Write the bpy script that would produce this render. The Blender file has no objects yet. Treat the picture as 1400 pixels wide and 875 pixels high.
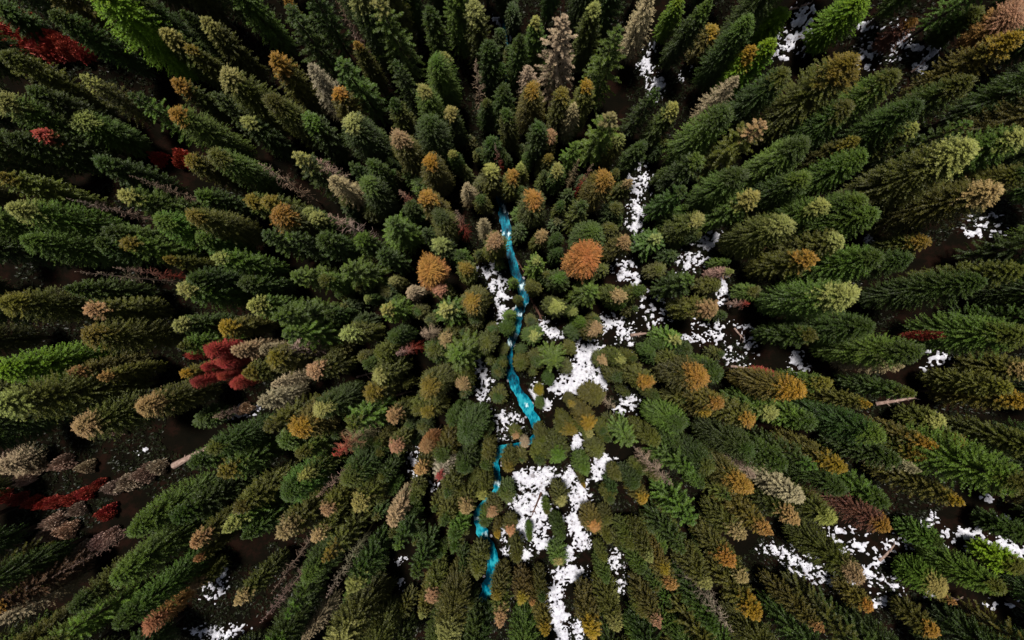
import bpy, math, random
import numpy as np

# ------------------------------------------------------------------ scene constants
CAM_H = 75.0                       # drone height above the creek (m)
C = bpy.context.scene.collection
rng = np.random.default_rng(7)
random.seed(7)

TREES = """
s|E|1|-45.59|35.62|19.5|2.72|L|L|2.2|2.0|46|big lime green spruce leaning out over the top edge near the left corner
s|E|8|-43.45|37.25|15.9|1.95|G|G|-0.5|-0.8|10|dark green spruce, nearest such tree upper right of the big lime corner spruce
s|S|6|-39.75|36.75|14.6|1.39|G|G|-0.1|1.2|25|dark green spruce, nearest such tree right of the big lime corner spruce
o|S|11|-36.91|35.72|14.9|1.57|O|p|2.5|-0.2|223|olive green pine with pale tip, nearest such tree above the long olive pine
s|S|5|-42.14|34.65|14.1|1.71|B|p|-0.2|-0.6|238|bright green spruce with pale tip, nearest one lower right of the big lime corner spruce
o|S|4|-39.67|33.70|13.6|1.42|O|y|1.3|-0.3|283|olive green pine with yellow tip, nearest such tree upper left of the long olive pine
o|E|11|-33.39|28.88|18.4|2.29|O|p|1.1|-1.4|294|long olive green pine with pale tip running inward from the upper left
o|S|1|-42.20|30.03|12.9|1.44|O|A|0.6|-1.1|73|olive green pine with amber tip, nearest such tree left of the long olive pine
s|E|11|-39.54|24.75|17.7|2.02|B|A|-1.3|-0.7|127|bright green spruce with amber tip, nearest such tree lower left of the long olive pine
o|T|7|-51.59|28.73|14.1|1.69|O|p|-2.4|0.1|288|olive green pine with pale tip, nearest such tree upper right of the red tipped spruce
s|E|9|-53.81|25.07|12.4|2.08|B|p|-0.4|-1.2|168|bright green spruce with pale tip, nearest such tree right of the red tipped spruce
s|S|11|-55.85|22.30|14.5|1.53|G|X|1.1|-0.5|322|dark green spruce with a brown tip close to the upper left edge
s|E|10|-56.99|24.35|17.5|2.16|B|p|1.7|-0.3|242|bright green spruce with pale tip, nearest such tree upper left of the red tipped spruce
s|S|11|-55.04|26.15|16.1|1.80|G|G|0.6|0.4|78|dark green spruce, nearest such tree above the red tipped spruce
s|S|5|-57.62|21.67|15.8|1.66|G|G|-2.1|-1.1|124|dark green spruce, nearest such tree left of the red tipped spruce
u|U|7|-68.10|40.10|2.9|2.17|X|X|0.0|0.0|251|low red shrub, fourth such shrub upper left of the red tipped spruce
o|S|3|-58.71|15.80|16.0|1.95|O|y|-1.2|2.2|57|olive green pine with yellow tip, nearest such tree below the red tipped spruce
s|E|9|-55.06|12.40|17.7|2.06|B|p|1.0|0.6|248|bright green spruce with pale tip, nearest such tree below the red tipped spruce
s|S|2|-48.49|18.25|16.5|1.82|G|G|-2.1|1.0|304|dark green spruce, nearest such tree upper left of the pale tipped left spruce
b|N|11|-43.62|16.90|17.0|0.86|S|S|-2.8|0.6|114|grey pink bare dead tree, nearest such tree upper right of the pale tipped left spruce
b|N|5|-51.18|14.44|15.8|0.77|S|S|1.3|-0.7|8|grey pink bare dead tree, nearest such tree left of the pale tipped left spruce
s|S|5|-44.57|14.82|17.4|1.83|B|p|0.5|-1.4|45|bright green spruce with pale tip, left slope, above a dark gap in the trees
o|S|1|-40.33|20.30|14.2|1.60|O|y|-0.2|0.8|215|olive green pine with yellow tip, nearest one upper right of the pale tipped left spruce
s|E|5|-36.09|20.65|16.7|2.07|B|O|1.7|1.0|289|bright green spruce with olive tip, nearest such tree left of the pale tipped open fir
o|E|8|-38.17|12.57|18.1|2.01|O|y|1.0|2.0|6|olive green pine with yellow tip, nearest such tree above the pale tipped slope spruce
s|S|7|-51.71|35.37|15.2|1.63|G|G|-2.5|1.4|177|dark green spruce, nearest such tree left of the big lime corner spruce
s|S|2|-64.75|39.65|7.3|1.60|G|G|-0.2|-1.6|113|small dark green spruce, nearest such tree left of the big lime corner spruce
o|S|4|-57.18|29.32|16.5|1.77|O|O|-2.0|0.9|338|olive green pine, nearest such tree above the red tipped spruce
o|S|9|-34.19|16.19|12.8|1.50|O|y|-2.6|-0.5|113|olive green pine with yellow tip, second one lower left of the pale tipped open fir
o|S|1|-29.96|32.25|16.3|1.77|O|A|0.4|2.4|24|olive green pine with amber tip, nearest such tree left of the long pale tan spruce
d|T|2|-26.04|31.61|15.9|1.89|W|P|-2.8|-0.9|304|long pale tan spruce in the upper left beside a bright green fir
f|F|0|-20.85|32.37|17.4|2.33|B|B|2.5|0.7|238|bright green fir with star shaped branches, beside a long pale spruce
o|S|6|-20.25|36.27|14.3|1.42|O|A|0.5|-0.0|333|olive green pine with amber tip, nearest such tree above the bright open fir
f|F|2|-15.46|37.16|21.0|2.53|B|p|-1.2|0.6|51|large bright green fir with pale tip, nearest one upper right of the bright open fir
f|F|8|-26.58|37.31|17.7|2.31|G|G|-0.1|-0.4|322|dark green fir, nearest such tree above the long pale tan spruce
b|N|0|-20.87|38.62|18.1|0.90|S|P|-0.8|1.9|129|half hidden grey pink bare dead tree, nearest such tree above the bright open fir
o|S|1|-29.53|41.39|10.9|0.98|O|A|-2.3|2.1|51|small olive green pine with amber tip, nearest such tree above the long pale tan spruce
s|E|9|-10.09|34.38|17.6|2.00|B|B|3.4|0.1|21|bright green spruce, nearest such tree left of the bare pinkish top snag
s|S|2|-9.12|35.05|14.3|1.38|B|p|-2.3|2.1|57|bright green spruce with pale tip, nearest one upper left of the bare pinkish top snag
b|N|2|-5.11|33.28|17.8|1.23|S|S|-1.3|-1.0|219|slim bare pinkish dead tree near the top, left of the creek line
o|S|7|-4.48|39.62|17.3|1.89|O|p|-1.3|-0.4|41|olive green pine with pale tip, nearest one upper left of the top edge creek glimpse
s|S|1|-10.52|39.68|15.6|1.67|G|G|0.3|1.8|116|dark green spruce, nearest such tree upper left of the bare pinkish top snag
s|S|1|-8.63|29.01|14.7|1.48|G|p|1.5|-0.7|47|dark green spruce with pale tip, nearest one lower left of the bare pinkish top snag
o|S|6|-15.50|28.17|16.3|1.70|O|G|-2.3|1.3|41|olive green pine, nearest such tree lower right of the bright open fir
l|E|8|-15.06|24.39|17.4|2.13|V|Q|0.9|0.9|346|olive gold larch with tan tip, nearest such tree lower right of the bright open fir
l|E|9|-11.44|21.32|17.5|1.97|V|Y|1.3|1.6|24|olive gold larch with yellow tip, nearest one left of the upper end of the creek
l|S|5|-10.80|16.49|17.4|1.89|V|A|-1.1|-1.2|51|olive gold larch with amber tip, nearest one left of the upper end of the creek
d|T|7|-6.79|19.39|12.3|1.35|W|P|-0.9|-0.1|258|pale tan spruce, nearest such tree left of the upper end of the creek
s|S|5|-8.38|24.26|13.5|1.16|G|p|-0.5|-3.1|96|dark green spruce with pale tip, nearest upper left of the upper end of the creek
s|S|0|-3.02|24.90|14.4|1.59|G|G|1.7|0.9|140|dark green spruce, nearest such tree above the upper end of the creek
b|N|8|-1.44|23.20|17.3|0.77|X|S|3.2|1.2|216|half hidden reddish bare dead tree, nearest such tree above the upper end of the creek
l|S|3|-0.61|20.78|13.7|1.60|V|A|3.4|-1.3|128|olive gold larch with amber tip, nearest upper right of the upper end of the creek
f|F|7|-26.64|20.12|18.2|2.12|G|p|0.9|0.9|149|fir with pale tip and open branches beside a grey bare tree, upper left of centre
b|N|9|-24.74|19.68|18.8|1.47|S|S|0.3|-2.4|186|grey pink bare dead tree, nearest such tree right of the pale tipped open fir
d|T|2|-23.06|18.73|17.2|1.84|W|P|1.8|-1.2|34|pale tan spruce, nearest such tree lower right of the pale tipped open fir
b|N|8|-30.89|18.76|18.1|1.26|S|S|-0.7|1.0|10|grey pink bare dead tree, nearest such tree lower left of the pale tipped open fir
f|F|9|-21.19|20.76|15.5|1.71|G|G|0.5|0.5|282|dark green fir, nearest such tree right of the pale tipped open fir
s|S|1|-19.30|21.33|14.3|1.56|G|G|-0.7|-0.3|271|dark green spruce, nearest such tree right of the pale tipped open fir
s|S|5|-28.01|14.69|12.7|1.44|G|p|-0.2|0.6|269|dark green spruce with pale tip, nearest such tree below the pale tipped open fir
b|N|1|-15.20|17.64|17.0|0.96|X|S|-2.1|1.4|248|half hidden reddish bare dead tree, nearest such tree above the left round orange larch
s|S|5|-14.66|16.03|13.3|1.51|G|G|-1.2|-0.3|281|dark green spruce, nearest such tree above the left round orange larch
f|F|3|-16.02|12.74|18.6|2.18|B|B|-0.9|-1.7|199|bright green fir, nearest such tree upper left of the left round orange larch
o|S|7|-30.20|15.24|16.6|1.80|O|y|2.1|0.1|289|olive green pine with yellow tip, nearest one lower left of the pale tipped open fir
s|S|6|3.55|39.18|16.2|1.83|B|p|0.0|-2.5|38|bright green spruce with pale tip, nearest one upper left of the big pale tan spruce
d|F|10|6.36|35.33|20.8|2.51|W|P|-2.4|0.8|32|big pale tan spruce with bristling crown near the top, above a gold larch
d|T|4|2.56|34.65|14.1|1.64|W|S|-2.3|0.5|154|pale tan spruce, nearest such tree lower left of the big pale tan spruce
o|S|9|10.71|40.18|16.2|1.66|O|p|0.7|0.4|222|olive green pine with pale tip, nearest one upper right of the big pale tan spruce
d|T|1|17.72|41.11|15.8|1.97|W|P|0.1|0.3|179|pale tan spruce, nearest such tree above the top snow flecks
f|F|3|12.69|34.95|20.6|2.44|B|B|-0.6|-0.2|310|bright green fir, nearest such tree left of the top snow flecks
l|S|11|9.82|30.77|16.2|1.80|V|Y|-1.5|1.3|24|olive gold larch with yellow tip, nearest one lower right of the big pale tan spruce
o|S|5|6.81|30.10|15.8|1.72|O|y|-1.7|0.6|15|olive green pine with yellow tip, nearest such tree below the big pale tan spruce
d|S|5|8.80|29.45|14.2|1.23|W|P|-0.8|1.1|150|pale tan spruce, nearest such tree below the big pale tan spruce
f|F|1|12.27|26.86|20.0|2.42|B|p|0.1|-3.7|103|bright green fir with pale tip, nearest such tree upper left of the upper snow strip
o|S|1|14.88|25.35|13.7|1.24|O|p|-1.6|-1.1|275|olive green pine with pale tip, nearest such tree upper left of the upper snow strip
d|S|5|5.31|26.61|12.1|1.35|O|Q|-1.5|1.3|349|olive spruce with tan tip, nearest one upper right of the upper end of the creek
f|F|9|8.61|23.88|14.8|1.67|B|B|1.7|-0.4|182|bright green fir, nearest such tree upper right of the upper end of the creek
b|N|2|8.89|21.43|16.4|0.88|P|S|0.2|0.7|79|half hidden pale bare dead tree, nearest one right of the upper end of the creek
s|S|1|6.72|21.65|13.0|1.43|G|p|0.5|0.9|219|dark green spruce with pale tip, nearest one right of the upper end of the creek
o|S|11|5.83|23.71|11.2|1.09|O|y|1.1|-2.4|314|small olive green pine with yellow tip, nearest upper right of upper end of the creek
l|E|4|11.90|19.00|17.8|1.97|V|A|-0.6|1.6|334|olive gold larch with amber tip, nearest such tree upper left of the upper snow strip
o|E|8|3.21|16.48|16.7|2.17|O|A|-0.7|1.1|131|olive green pine with amber tip, nearest lower right of the upper end of the creek
d|S|10|16.38|19.85|12.3|1.25|O|Q|1.1|1.7|31|olive spruce with tan tip, nearest such tree upper left of the upper snow strip
o|S|5|1.25|21.41|12.5|1.17|O|p|3.2|1.3|161|olive green pine with pale tip, nearest upper right of the upper end of the creek
d|T|8|28.17|30.52|15.6|1.56|W|P|-1.0|1.0|348|pale tan spruce, nearest such tree right of the top snow flecks
d|F|0|28.53|22.61|21.3|2.56|O|Q|0.6|-0.9|134|large olive spruce with tan tip, nearest one lower left of the huge gold tipped pine
l|S|1|27.80|40.44|8.3|1.66|V|Y|-2.0|0.8|259|small olive gold larch with yellow tip, nearest one upper right of the top snow flecks
s|S|8|22.98|43.57|10.7|1.42|L|L|-1.9|2.0|180|small lime green spruce, nearest such tree above the top snow flecks
s|S|11|30.73|33.81|14.2|1.46|L|Y|-1.9|1.0|59|lime green spruce with yellow tip, nearest one lower left of the snow between lime trees
s|S|2|32.02|33.41|15.4|1.60|L|L|-3.0|-1.1|337|lime green spruce, nearest such tree lower left of the snow between lime trees
s|S|6|21.74|28.94|14.1|1.72|G|p|1.0|0.3|60|dark green spruce with pale tip, nearest such tree below the top snow flecks
f|F|5|22.28|17.23|16.7|1.86|G|G|0.8|-0.3|45|dark green fir, nearest such tree right of the upper snow strip
s|S|9|17.96|24.10|14.2|1.57|G|G|0.2|0.5|209|dark green spruce, nearest such tree above the upper snow strip
f|F|4|18.54|30.50|15.6|1.70|G|G|-1.1|2.4|337|dark green fir, nearest such tree below the top snow flecks
s|S|5|3.71|26.33|16.0|1.73|G|G|-0.5|0.5|188|dark green spruce, nearest such tree upper right of the upper end of the creek
b|N|0|10.29|20.53|17.8|0.77|X|S|-1.1|0.4|287|half hidden reddish bare dead tree, nearest such tree upper left of the upper snow strip
s|S|9|36.12|41.14|7.1|1.68|L|L|2.1|-0.8|167|small lime green spruce, nearest such tree left of the snow between lime trees
s|E|1|42.48|39.10|11.1|2.23|L|L|-0.4|-0.6|131|big lime green spruce at the top edge, beside the upper right snow clearing
o|E|7|36.99|27.63|21.0|2.94|O|y|-1.8|0.6|4|huge olive pine with a yellow tip, below the snow between lime trees
o|S|4|41.83|21.98|13.8|1.42|O|y|-2.0|0.5|311|olive green pine with yellow tip, nearest such tree below the huge gold tipped pine
l|B|2|58.61|35.56|10.1|2.19|R|J|0.3|-2.9|6|bright orange larch filling the top right corner
l|S|0|53.95|30.47|16.0|1.84|V|Y|0.7|-0.1|81|olive gold larch with yellow tip, nearest such tree lower left of the orange corner larch
s|S|4|56.53|37.58|7.3|1.72|G|O|-1.0|-1.1|134|small dark green spruce with olive tip, nearest such tree left of the orange corner larch
s|S|6|50.53|37.63|7.2|1.26|K|A|4.7|-1.2|319|small brown spruce with amber tip, nearest one upper right of the upper right snow clearing
s|E|3|49.43|26.01|17.4|2.16|G|O|-0.1|-0.1|208|dark green spruce with olive tip, nearest one lower right of the upper right snow clearing
s|E|3|52.95|19.53|18.3|2.55|B|p|0.2|-1.2|114|large bright green spruce with pale tip, nearest such tree above the far right snow patch
o|E|9|47.03|15.98|22.2|2.99|O|p|4.2|2.0|199|huge olive pine with pale tip, above the snow patch at the right edge
d|E|9|49.96|13.92|19.5|2.67|O|Q|-0.2|-1.4|127|huge olive spruce with tan tip above snow at the right edge
s|E|0|39.72|17.68|18.7|2.21|B|B|-0.3|3.1|77|bright green spruce, nearest such tree below the huge gold tipped pine
s|E|3|40.21|14.11|17.8|2.22|B|B|1.4|0.3|339|bright green spruce, nearest such tree lower left of the huge pale tipped pine
o|S|8|46.54|22.21|14.8|1.67|O|p|0.5|2.1|46|olive green pine with pale tip, nearest one upper left of the huge pale tipped pine
s|E|10|44.64|23.22|19.1|2.19|G|G|-0.6|2.0|148|dark green spruce, nearest such tree upper left of the huge pale tipped pine
o|E|8|54.69|15.87|17.0|2.07|O|G|-0.1|-1.3|184|olive green pine, nearest such tree above the far right snow patch
s|S|2|50.88|26.52|12.3|1.50|G|G|-1.0|-4.5|244|half hidden dark green spruce, nearest such tree lower right of the upper right snow clearing
s|E|2|-54.47|8.77|16.9|2.08|B|B|0.9|-0.3|245|bright green spruce, nearest such tree upper right of the gold pine at left edge
s|S|4|-47.19|10.63|15.9|1.83|B|G|0.7|0.6|298|bright green spruce, nearest such tree lower left of the pale tipped left spruce
s|E|6|-42.32|11.75|15.8|2.02|B|B|-0.4|0.9|89|bright green spruce, nearest such tree lower right of the pale tipped left spruce
s|S|11|-39.49|10.32|14.9|1.59|B|B|2.9|2.3|44|bright green spruce, nearest such tree above the pale tipped slope spruce
s|S|7|-34.78|7.70|16.8|1.75|B|p|-3.5|0.9|110|bright green spruce with pale tip, nearest one upper right of the pale tipped slope spruce
s|S|11|-46.07|8.96|15.5|1.69|B|y|1.5|-0.2|136|bright green spruce with yellow tip, nearest such tree below the pale tipped left spruce
s|S|7|-48.90|8.51|15.1|1.53|G|G|-2.4|0.7|9|dark green spruce, nearest such tree lower left of the pale tipped left spruce
o|S|6|-43.01|7.42|13.5|1.11|O|y|0.6|0.7|101|olive green pine with yellow tip, nearest one upper left of the pale tipped slope spruce
b|N|6|-48.20|5.50|18.3|0.75|S|S|0.5|-0.0|317|grey pink bare dead tree, nearest such tree below the pale tipped left spruce
b|N|9|-44.42|5.58|18.3|0.84|X|S|0.8|-0.9|257|reddish bare dead tree, nearest such tree left of the pale tipped slope spruce
s|S|8|-38.90|5.34|16.4|1.72|G|G|2.8|-0.2|64|dark green spruce, nearest such tree above the pale tipped slope spruce
s|S|0|-38.75|3.38|17.1|1.86|B|p|0.6|-0.9|254|bright green spruce with pale tip on the left slope above the red tree cluster
s|S|10|-52.34|3.65|14.5|1.68|G|G|0.2|0.4|151|dark green spruce, nearest such tree right of the gold pine at left edge
o|E|2|-56.53|1.79|17.9|2.20|O|y|-2.0|-1.0|250|olive green pine with yellow tip touching the left edge just above the middle
o|S|1|-50.45|1.39|15.5|1.82|O|J|2.6|-3.8|138|olive green pine with pinkish tip, nearest one right of the gold pine at left edge
s|S|4|-41.28|-0.40|14.0|1.58|G|p|-0.9|0.7|173|dark green spruce with pale tip, nearest one lower left of the pale tipped slope spruce
s|S|10|-40.65|-2.61|14.9|1.58|B|O|0.6|2.5|305|bright green spruce with olive tip, nearest such tree upper left of the red tree cluster
l|S|5|-36.72|-0.78|13.9|1.54|V|Y|0.7|0.6|333|olive gold larch with yellow tip, nearest such tree upper right of the red tree cluster
m|B|1|-41.78|-4.40|11.1|0.83|X|X|0.9|-0.3|33|dark red leaved tree, nearest such tree left of the red tree cluster
m|B|7|-38.44|-3.94|13.0|1.28|X|X|-0.1|-0.4|291|tallest red leaved tree in the red cluster on the left slope
m|B|8|-38.50|-5.73|10.8|1.12|X|X|-0.1|-0.8|222|dark red leaved tree, nearest such tree lower right of the red tree cluster
m|B|3|-41.25|-7.65|11.0|0.92|X|X|1.6|2.0|300|dark red leaved tree, second such tree lower left of the red tree cluster
m|B|11|-36.32|-8.19|11.7|1.12|X|X|-0.2|-0.7|67|dark red leaved tree, nearest such tree above the snow streak on left slope
d|S|5|-35.13|-4.12|13.8|1.30|W|P|1.5|0.2|231|pale tan spruce, nearest such tree right of the red tree cluster
s|E|10|-57.77|-5.07|17.2|2.29|L|L|-0.1|-2.3|116|lime green spruce reaching the left edge halfway down
o|E|11|-48.43|-2.52|17.0|2.20|O|y|-1.9|-2.0|320|olive green pine with yellow tip, nearest such tree above the huge tan spruce left
l|S|11|-53.11|-5.73|13.7|1.39|V|R|-0.1|-2.7|93|olive gold larch with orange tip, nearest such tree above the huge tan spruce left
l|S|3|-51.76|-6.85|12.7|1.25|V|R|3.5|-2.4|113|olive gold larch with orange tip, nearest one upper right of the huge tan spruce left
o|E|3|-53.19|-9.24|21.2|2.71|O|p|-1.1|-0.8|352|large olive green pine with pale tip, nearest lower right of lime tree at left edge
d|E|6|-50.72|-11.91|16.7|2.47|O|Q|-2.3|2.1|278|large olive spruce with tan tip on the left slope above pale dry shrubs
d|E|2|-44.30|-10.35|16.0|2.01|O|Q|-1.2|-0.4|260|olive spruce with tan tip, nearest such tree lower left of the red tree cluster
b|N|1|-41.65|-13.77|7.2|0.98|S|S|-0.6|1.5|82|small grey pink bare dead tree, nearest one left of the snow streak on left slope
l|S|2|-42.42|-6.79|11.5|1.14|V|Y|-0.7|0.2|170|olive gold larch with yellow tip, nearest such tree lower left of the red tree cluster
o|S|3|-33.74|-6.76|13.9|1.64|O|y|2.2|-0.7|294|olive green pine with yellow tip, nearest such tree above the snow streak on left slope
s|S|4|-43.33|-13.85|7.4|1.73|G|G|0.7|-0.6|347|small dark green spruce, nearest such tree left of the snow streak on left slope
o|E|0|-29.87|12.68|17.0|2.11|O|A|1.7|2.7|82|olive green pine with amber tip, nearest one lower left of the pale tipped open fir
f|F|1|-31.19|10.57|15.9|1.96|G|G|-0.3|0.9|54|dark green fir, nearest such tree lower left of the pale tipped open fir
s|S|4|-26.41|13.97|14.5|1.52|G|p|-0.0|-1.7|129|dark green spruce with pale tip, second such tree below the pale tipped open fir
b|N|4|-21.83|12.57|20.9|1.54|S|S|0.2|-0.3|290|grey pink bare dead tree, nearest such tree lower right of the pale tipped open fir
f|F|5|-17.40|12.87|14.3|2.29|B|B|1.1|2.6|35|bright green fir, second such tree upper left of the left round orange larch
o|E|10|-9.91|13.74|16.6|1.99|O|G|1.1|1.2|111|olive green pine, nearest such tree above the left round orange larch
b|N|4|-7.29|13.22|18.9|1.15|X|S|1.5|2.2|119|reddish bare dead tree, nearest such tree lower left of the upper end of the creek
d|S|0|-2.72|10.84|16.6|1.73|O|J|-0.1|1.3|4|olive spruce with pinkish tip, nearest such tree above the snow strip beside the rapids
d|T|6|-4.17|13.39|13.9|1.16|W|P|1.7|-2.0|228|pale tan spruce, nearest such tree lower left of the upper end of the creek
f|F|0|-27.64|6.47|15.8|1.99|B|B|-0.7|-3.3|78|bright green fir, nearest such tree below the pale tipped open fir
f|F|11|-21.06|6.91|18.3|2.24|B|B|-1.6|0.5|186|bright green fir, nearest such tree left of the left round orange larch
s|S|5|-25.01|5.64|15.5|1.51|B|O|1.7|-1.2|89|bright green spruce with olive tip, nearest such tree above the grey tan spruce
d|S|9|-17.60|5.74|10.7|1.08|O|p|-0.5|1.9|353|small olive spruce with pale tip, nearest such tree left of the left round orange larch
l|B|1|-11.70|6.52|17.7|2.31|Z|Z|-2.0|1.9|324|round bright orange larch with a dome crown, left of the creek and its snow strip
d|S|5|-14.77|4.27|11.1|1.08|W|P|-0.5|0.4|161|small pale tan spruce, nearest such tree lower left of the left round orange larch
d|S|5|-10.37|4.44|15.0|1.49|O|J|-1.3|0.6|249|olive spruce with pinkish tip, nearest such tree above the star shaped fir
s|S|5|-20.56|3.31|12.3|0.88|G|p|1.2|1.3|331|dark green spruce with pale tip, nearest one lower left of the left round orange larch
f|F|10|-17.00|1.30|16.4|1.88|B|p|-0.5|-0.2|291|bright green fir with pale tip, nearest one lower left of the left round orange larch
f|F|3|-8.67|1.30|17.2|2.33|B|p|-0.1|1.3|157|green fir with pale tip and star shaped branches, below a round orange larch
l|E|1|-5.56|3.36|16.5|2.17|V|Y|-2.6|2.3|224|olive gold larch with yellow tip, nearest one left of the snow strip beside the rapids
o|S|5|-7.01|7.06|14.0|1.51|O|y|-0.3|-2.2|223|olive green pine with yellow tip, nearest such tree right of the left round orange larch
f|F|5|-27.96|1.15|20.3|2.45|B|B|1.7|1.3|343|bright green fir, second such tree above the grey tan spruce
s|S|6|-32.78|1.79|15.0|1.79|B|p|-1.3|-0.7|38|bright green spruce with pale tip, nearest such tree right of the pale tipped slope spruce
f|F|9|-27.13|-2.13|19.5|2.40|B|B|1.8|0.3|168|bright green fir, nearest such tree above the grey tan spruce
d|T|10|-28.52|-4.00|14.8|1.66|W|S|0.8|-1.5|316|grey tan spruce with a blunt crown, on the slope left of the creek
d|S|5|-25.63|-6.48|15.4|1.84|O|J|-1.4|0.8|125|olive spruce with pinkish tip, nearest such tree lower right of the grey tan spruce
o|S|1|-21.19|-1.67|15.9|1.70|O|p|1.7|-2.2|333|olive green pine with pale tip, nearest such tree right of the grey tan spruce
b|N|5|-11.76|-2.38|18.7|1.43|S|S|-2.2|-0.9|319|grey pink bare dead tree, nearest such tree lower left of the star shaped fir
b|N|1|-14.38|-3.90|18.0|1.14|X|S|1.8|1.7|267|reddish bare dead tree, nearest such tree lower left of the star shaped fir
o|S|1|-17.95|-4.15|15.3|1.55|O|O|-0.3|1.7|270|olive green pine, nearest such tree lower left of the star shaped fir
d|S|1|-9.70|-2.37|14.3|1.50|O|Q|2.1|-0.6|52|olive spruce with tan tip, nearest such tree below the star shaped fir
f|F|0|-6.77|-4.74|20.8|2.58|B|B|1.0|0.8|180|large bright green fir, nearest such tree below the star shaped fir
d|S|4|-7.33|-8.60|13.9|1.42|O|Q|0.9|-2.6|95|olive spruce with tan tip, nearest one upper left of the round snow patch mid creek
o|S|1|-4.05|-3.39|14.2|1.68|O|O|-1.5|-2.1|229|olive green pine, nearest such tree below the snow strip beside the rapids
o|S|7|-17.45|-7.37|16.1|1.89|O|p|-0.3|-1.6|22|olive green pine with pale tip, nearest such tree lower left of the star shaped fir
s|S|1|-19.14|-6.13|14.7|1.38|G|G|-0.2|2.0|167|dark green spruce, nearest such tree right of the grey tan spruce
o|S|1|-18.36|-9.61|16.4|1.88|O|y|-0.4|-1.6|26|olive green pine with yellow tip, nearest such tree lower right of the grey tan spruce
d|T|3|-30.43|-8.24|14.3|1.24|W|S|2.1|0.9|254|pale tan spruce, nearest such tree lower left of the grey tan spruce
d|T|5|-32.17|-10.64|13.6|1.66|W|P|1.3|2.5|218|pale tan spruce, nearest such tree upper right of the snow streak on left slope
f|F|2|-19.77|-12.59|18.6|2.41|B|O|1.6|-2.9|28|bright green fir with olive tip, nearest such tree lower right of the grey tan spruce
d|S|1|-16.00|-13.78|14.9|1.48|O|Q|-2.7|0.8|58|olive spruce with tan tip, nearest such tree left of the round snow patch mid creek
o|S|1|-11.08|-13.15|14.3|1.41|O|y|0.6|3.7|172|olive green pine with yellow tip, nearest one left of the round snow patch mid creek
s|S|1|-8.49|-14.17|13.6|1.34|G|G|0.2|-0.5|34|dark green spruce, second such tree left of the round snow patch mid creek
d|S|5|-33.60|-4.09|12.1|1.00|W|P|-2.0|0.9|313|pale tan spruce, nearest such tree left of the grey tan spruce
o|S|7|-30.00|-5.55|17.7|1.93|O|y|-2.3|2.6|12|olive green pine with yellow tip, nearest such tree lower left of the grey tan spruce
s|S|5|-29.01|0.75|11.2|1.66|G|G|-1.5|2.8|130|half hidden dark green spruce, nearest such tree above the grey tan spruce
s|S|10|-24.46|0.73|13.7|1.37|G|G|2.4|0.4|246|dark green spruce, nearest such tree upper right of the grey tan spruce
d|S|1|3.82|12.32|13.1|1.25|O|Q|2.1|1.4|40|olive spruce with tan tip, nearest such tree upper left of the right round orange larch
s|S|0|6.82|12.15|13.0|1.17|G|G|1.8|-1.5|352|dark green spruce, nearest such tree upper left of the right round orange larch
s|S|5|6.56|9.78|11.5|1.09|G|G|-0.3|-2.0|251|dark green spruce, nearest such tree left of the right round orange larch
l|B|1|9.62|8.28|19.5|2.66|Z|Z|-0.2|-0.3|129|round bright orange larch with a wide crown, alone between creek and upper snow strip
f|F|7|20.88|11.76|10.3|2.18|B|p|-2.3|-0.1|307|bright fir with pale tip, just right of the upper snow strip
d|S|9|15.49|10.67|15.0|1.49|O|Q|0.8|0.8|103|olive spruce with tan tip, nearest such tree left of the pale tipped fir by snow
o|S|5|24.11|13.19|16.1|1.85|O|p|-0.6|0.7|302|olive green pine with pale tip, nearest upper left of the snow patch under orange crown
d|T|5|30.29|6.85|10.8|1.11|S|p|-0.0|0.6|252|small grey pink spruce with pale tip, nearest one below the snow patch under orange crown
f|F|11|10.68|3.77|17.8|2.14|B|B|-0.8|0.5|39|bright green fir, nearest such tree below the right round orange larch
d|S|1|15.04|4.38|15.7|1.57|O|Q|-3.3|-2.8|124|olive spruce with tan tip, nearest such tree lower right of the right round orange larch
o|S|11|17.44|3.36|14.2|1.40|O|G|3.9|0.6|146|olive green pine, nearest such tree below the pale tipped fir by snow
o|S|2|3.80|5.19|13.4|1.25|O|O|2.6|-3.9|349|olive green pine, nearest such tree upper right of the white creek rapids
d|S|5|6.36|2.37|14.4|1.59|O|p|0.3|-2.1|78|olive spruce with pale tip, nearest such tree right of the white creek rapids
s|S|7|8.83|1.65|11.2|1.00|G|p|1.8|2.3|343|small dark green spruce with pale tip, nearest such tree right of the white creek rapids
s|S|1|10.15|-0.05|12.2|0.99|B|B|1.4|-1.8|76|bright green spruce, nearest such tree above the jagged central snow patch
s|S|1|3.26|-2.12|9.7|1.56|B|p|1.3|0.2|18|small bright green spruce with pale tip, nearest such tree below the white creek rapids
d|S|5|12.04|-1.83|15.7|1.57|O|J|0.4|-3.0|303|olive spruce with pinkish tip, nearest such tree above the jagged central snow patch
f|F|11|23.53|-2.55|10.3|1.85|B|p|1.1|-2.0|94|small bright green fir with pale tip, nearest left of the broken snow near the slope
d|S|5|25.46|1.98|16.9|1.74|O|Q|-0.5|-1.8|126|olive spruce with tan tip, nearest one upper left of the broken snow near the slope
o|S|5|25.99|1.49|6.0|1.31|O|O|-0.3|-1.4|217|half hidden olive green pine, nearest such tree left of the broken snow near the slope
b|N|0|33.68|2.64|7.4|1.06|S|X|-0.5|2.5|268|small grey pink bare dead tree, nearest upper right of the broken snow near the slope
s|S|8|34.72|4.08|7.2|1.38|B|O|0.2|0.6|156|small bright green spruce with olive tip, nearest upper right of broken snow near the slope
f|F|10|6.09|-5.17|17.0|2.07|B|B|1.3|1.4|275|bright green fir, nearest such tree above the small bright yellow larch
o|S|10|8.94|-7.63|7.1|1.19|O|O|0.2|3.9|157|small olive green pine, nearest such tree left of the jagged central snow patch
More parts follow.
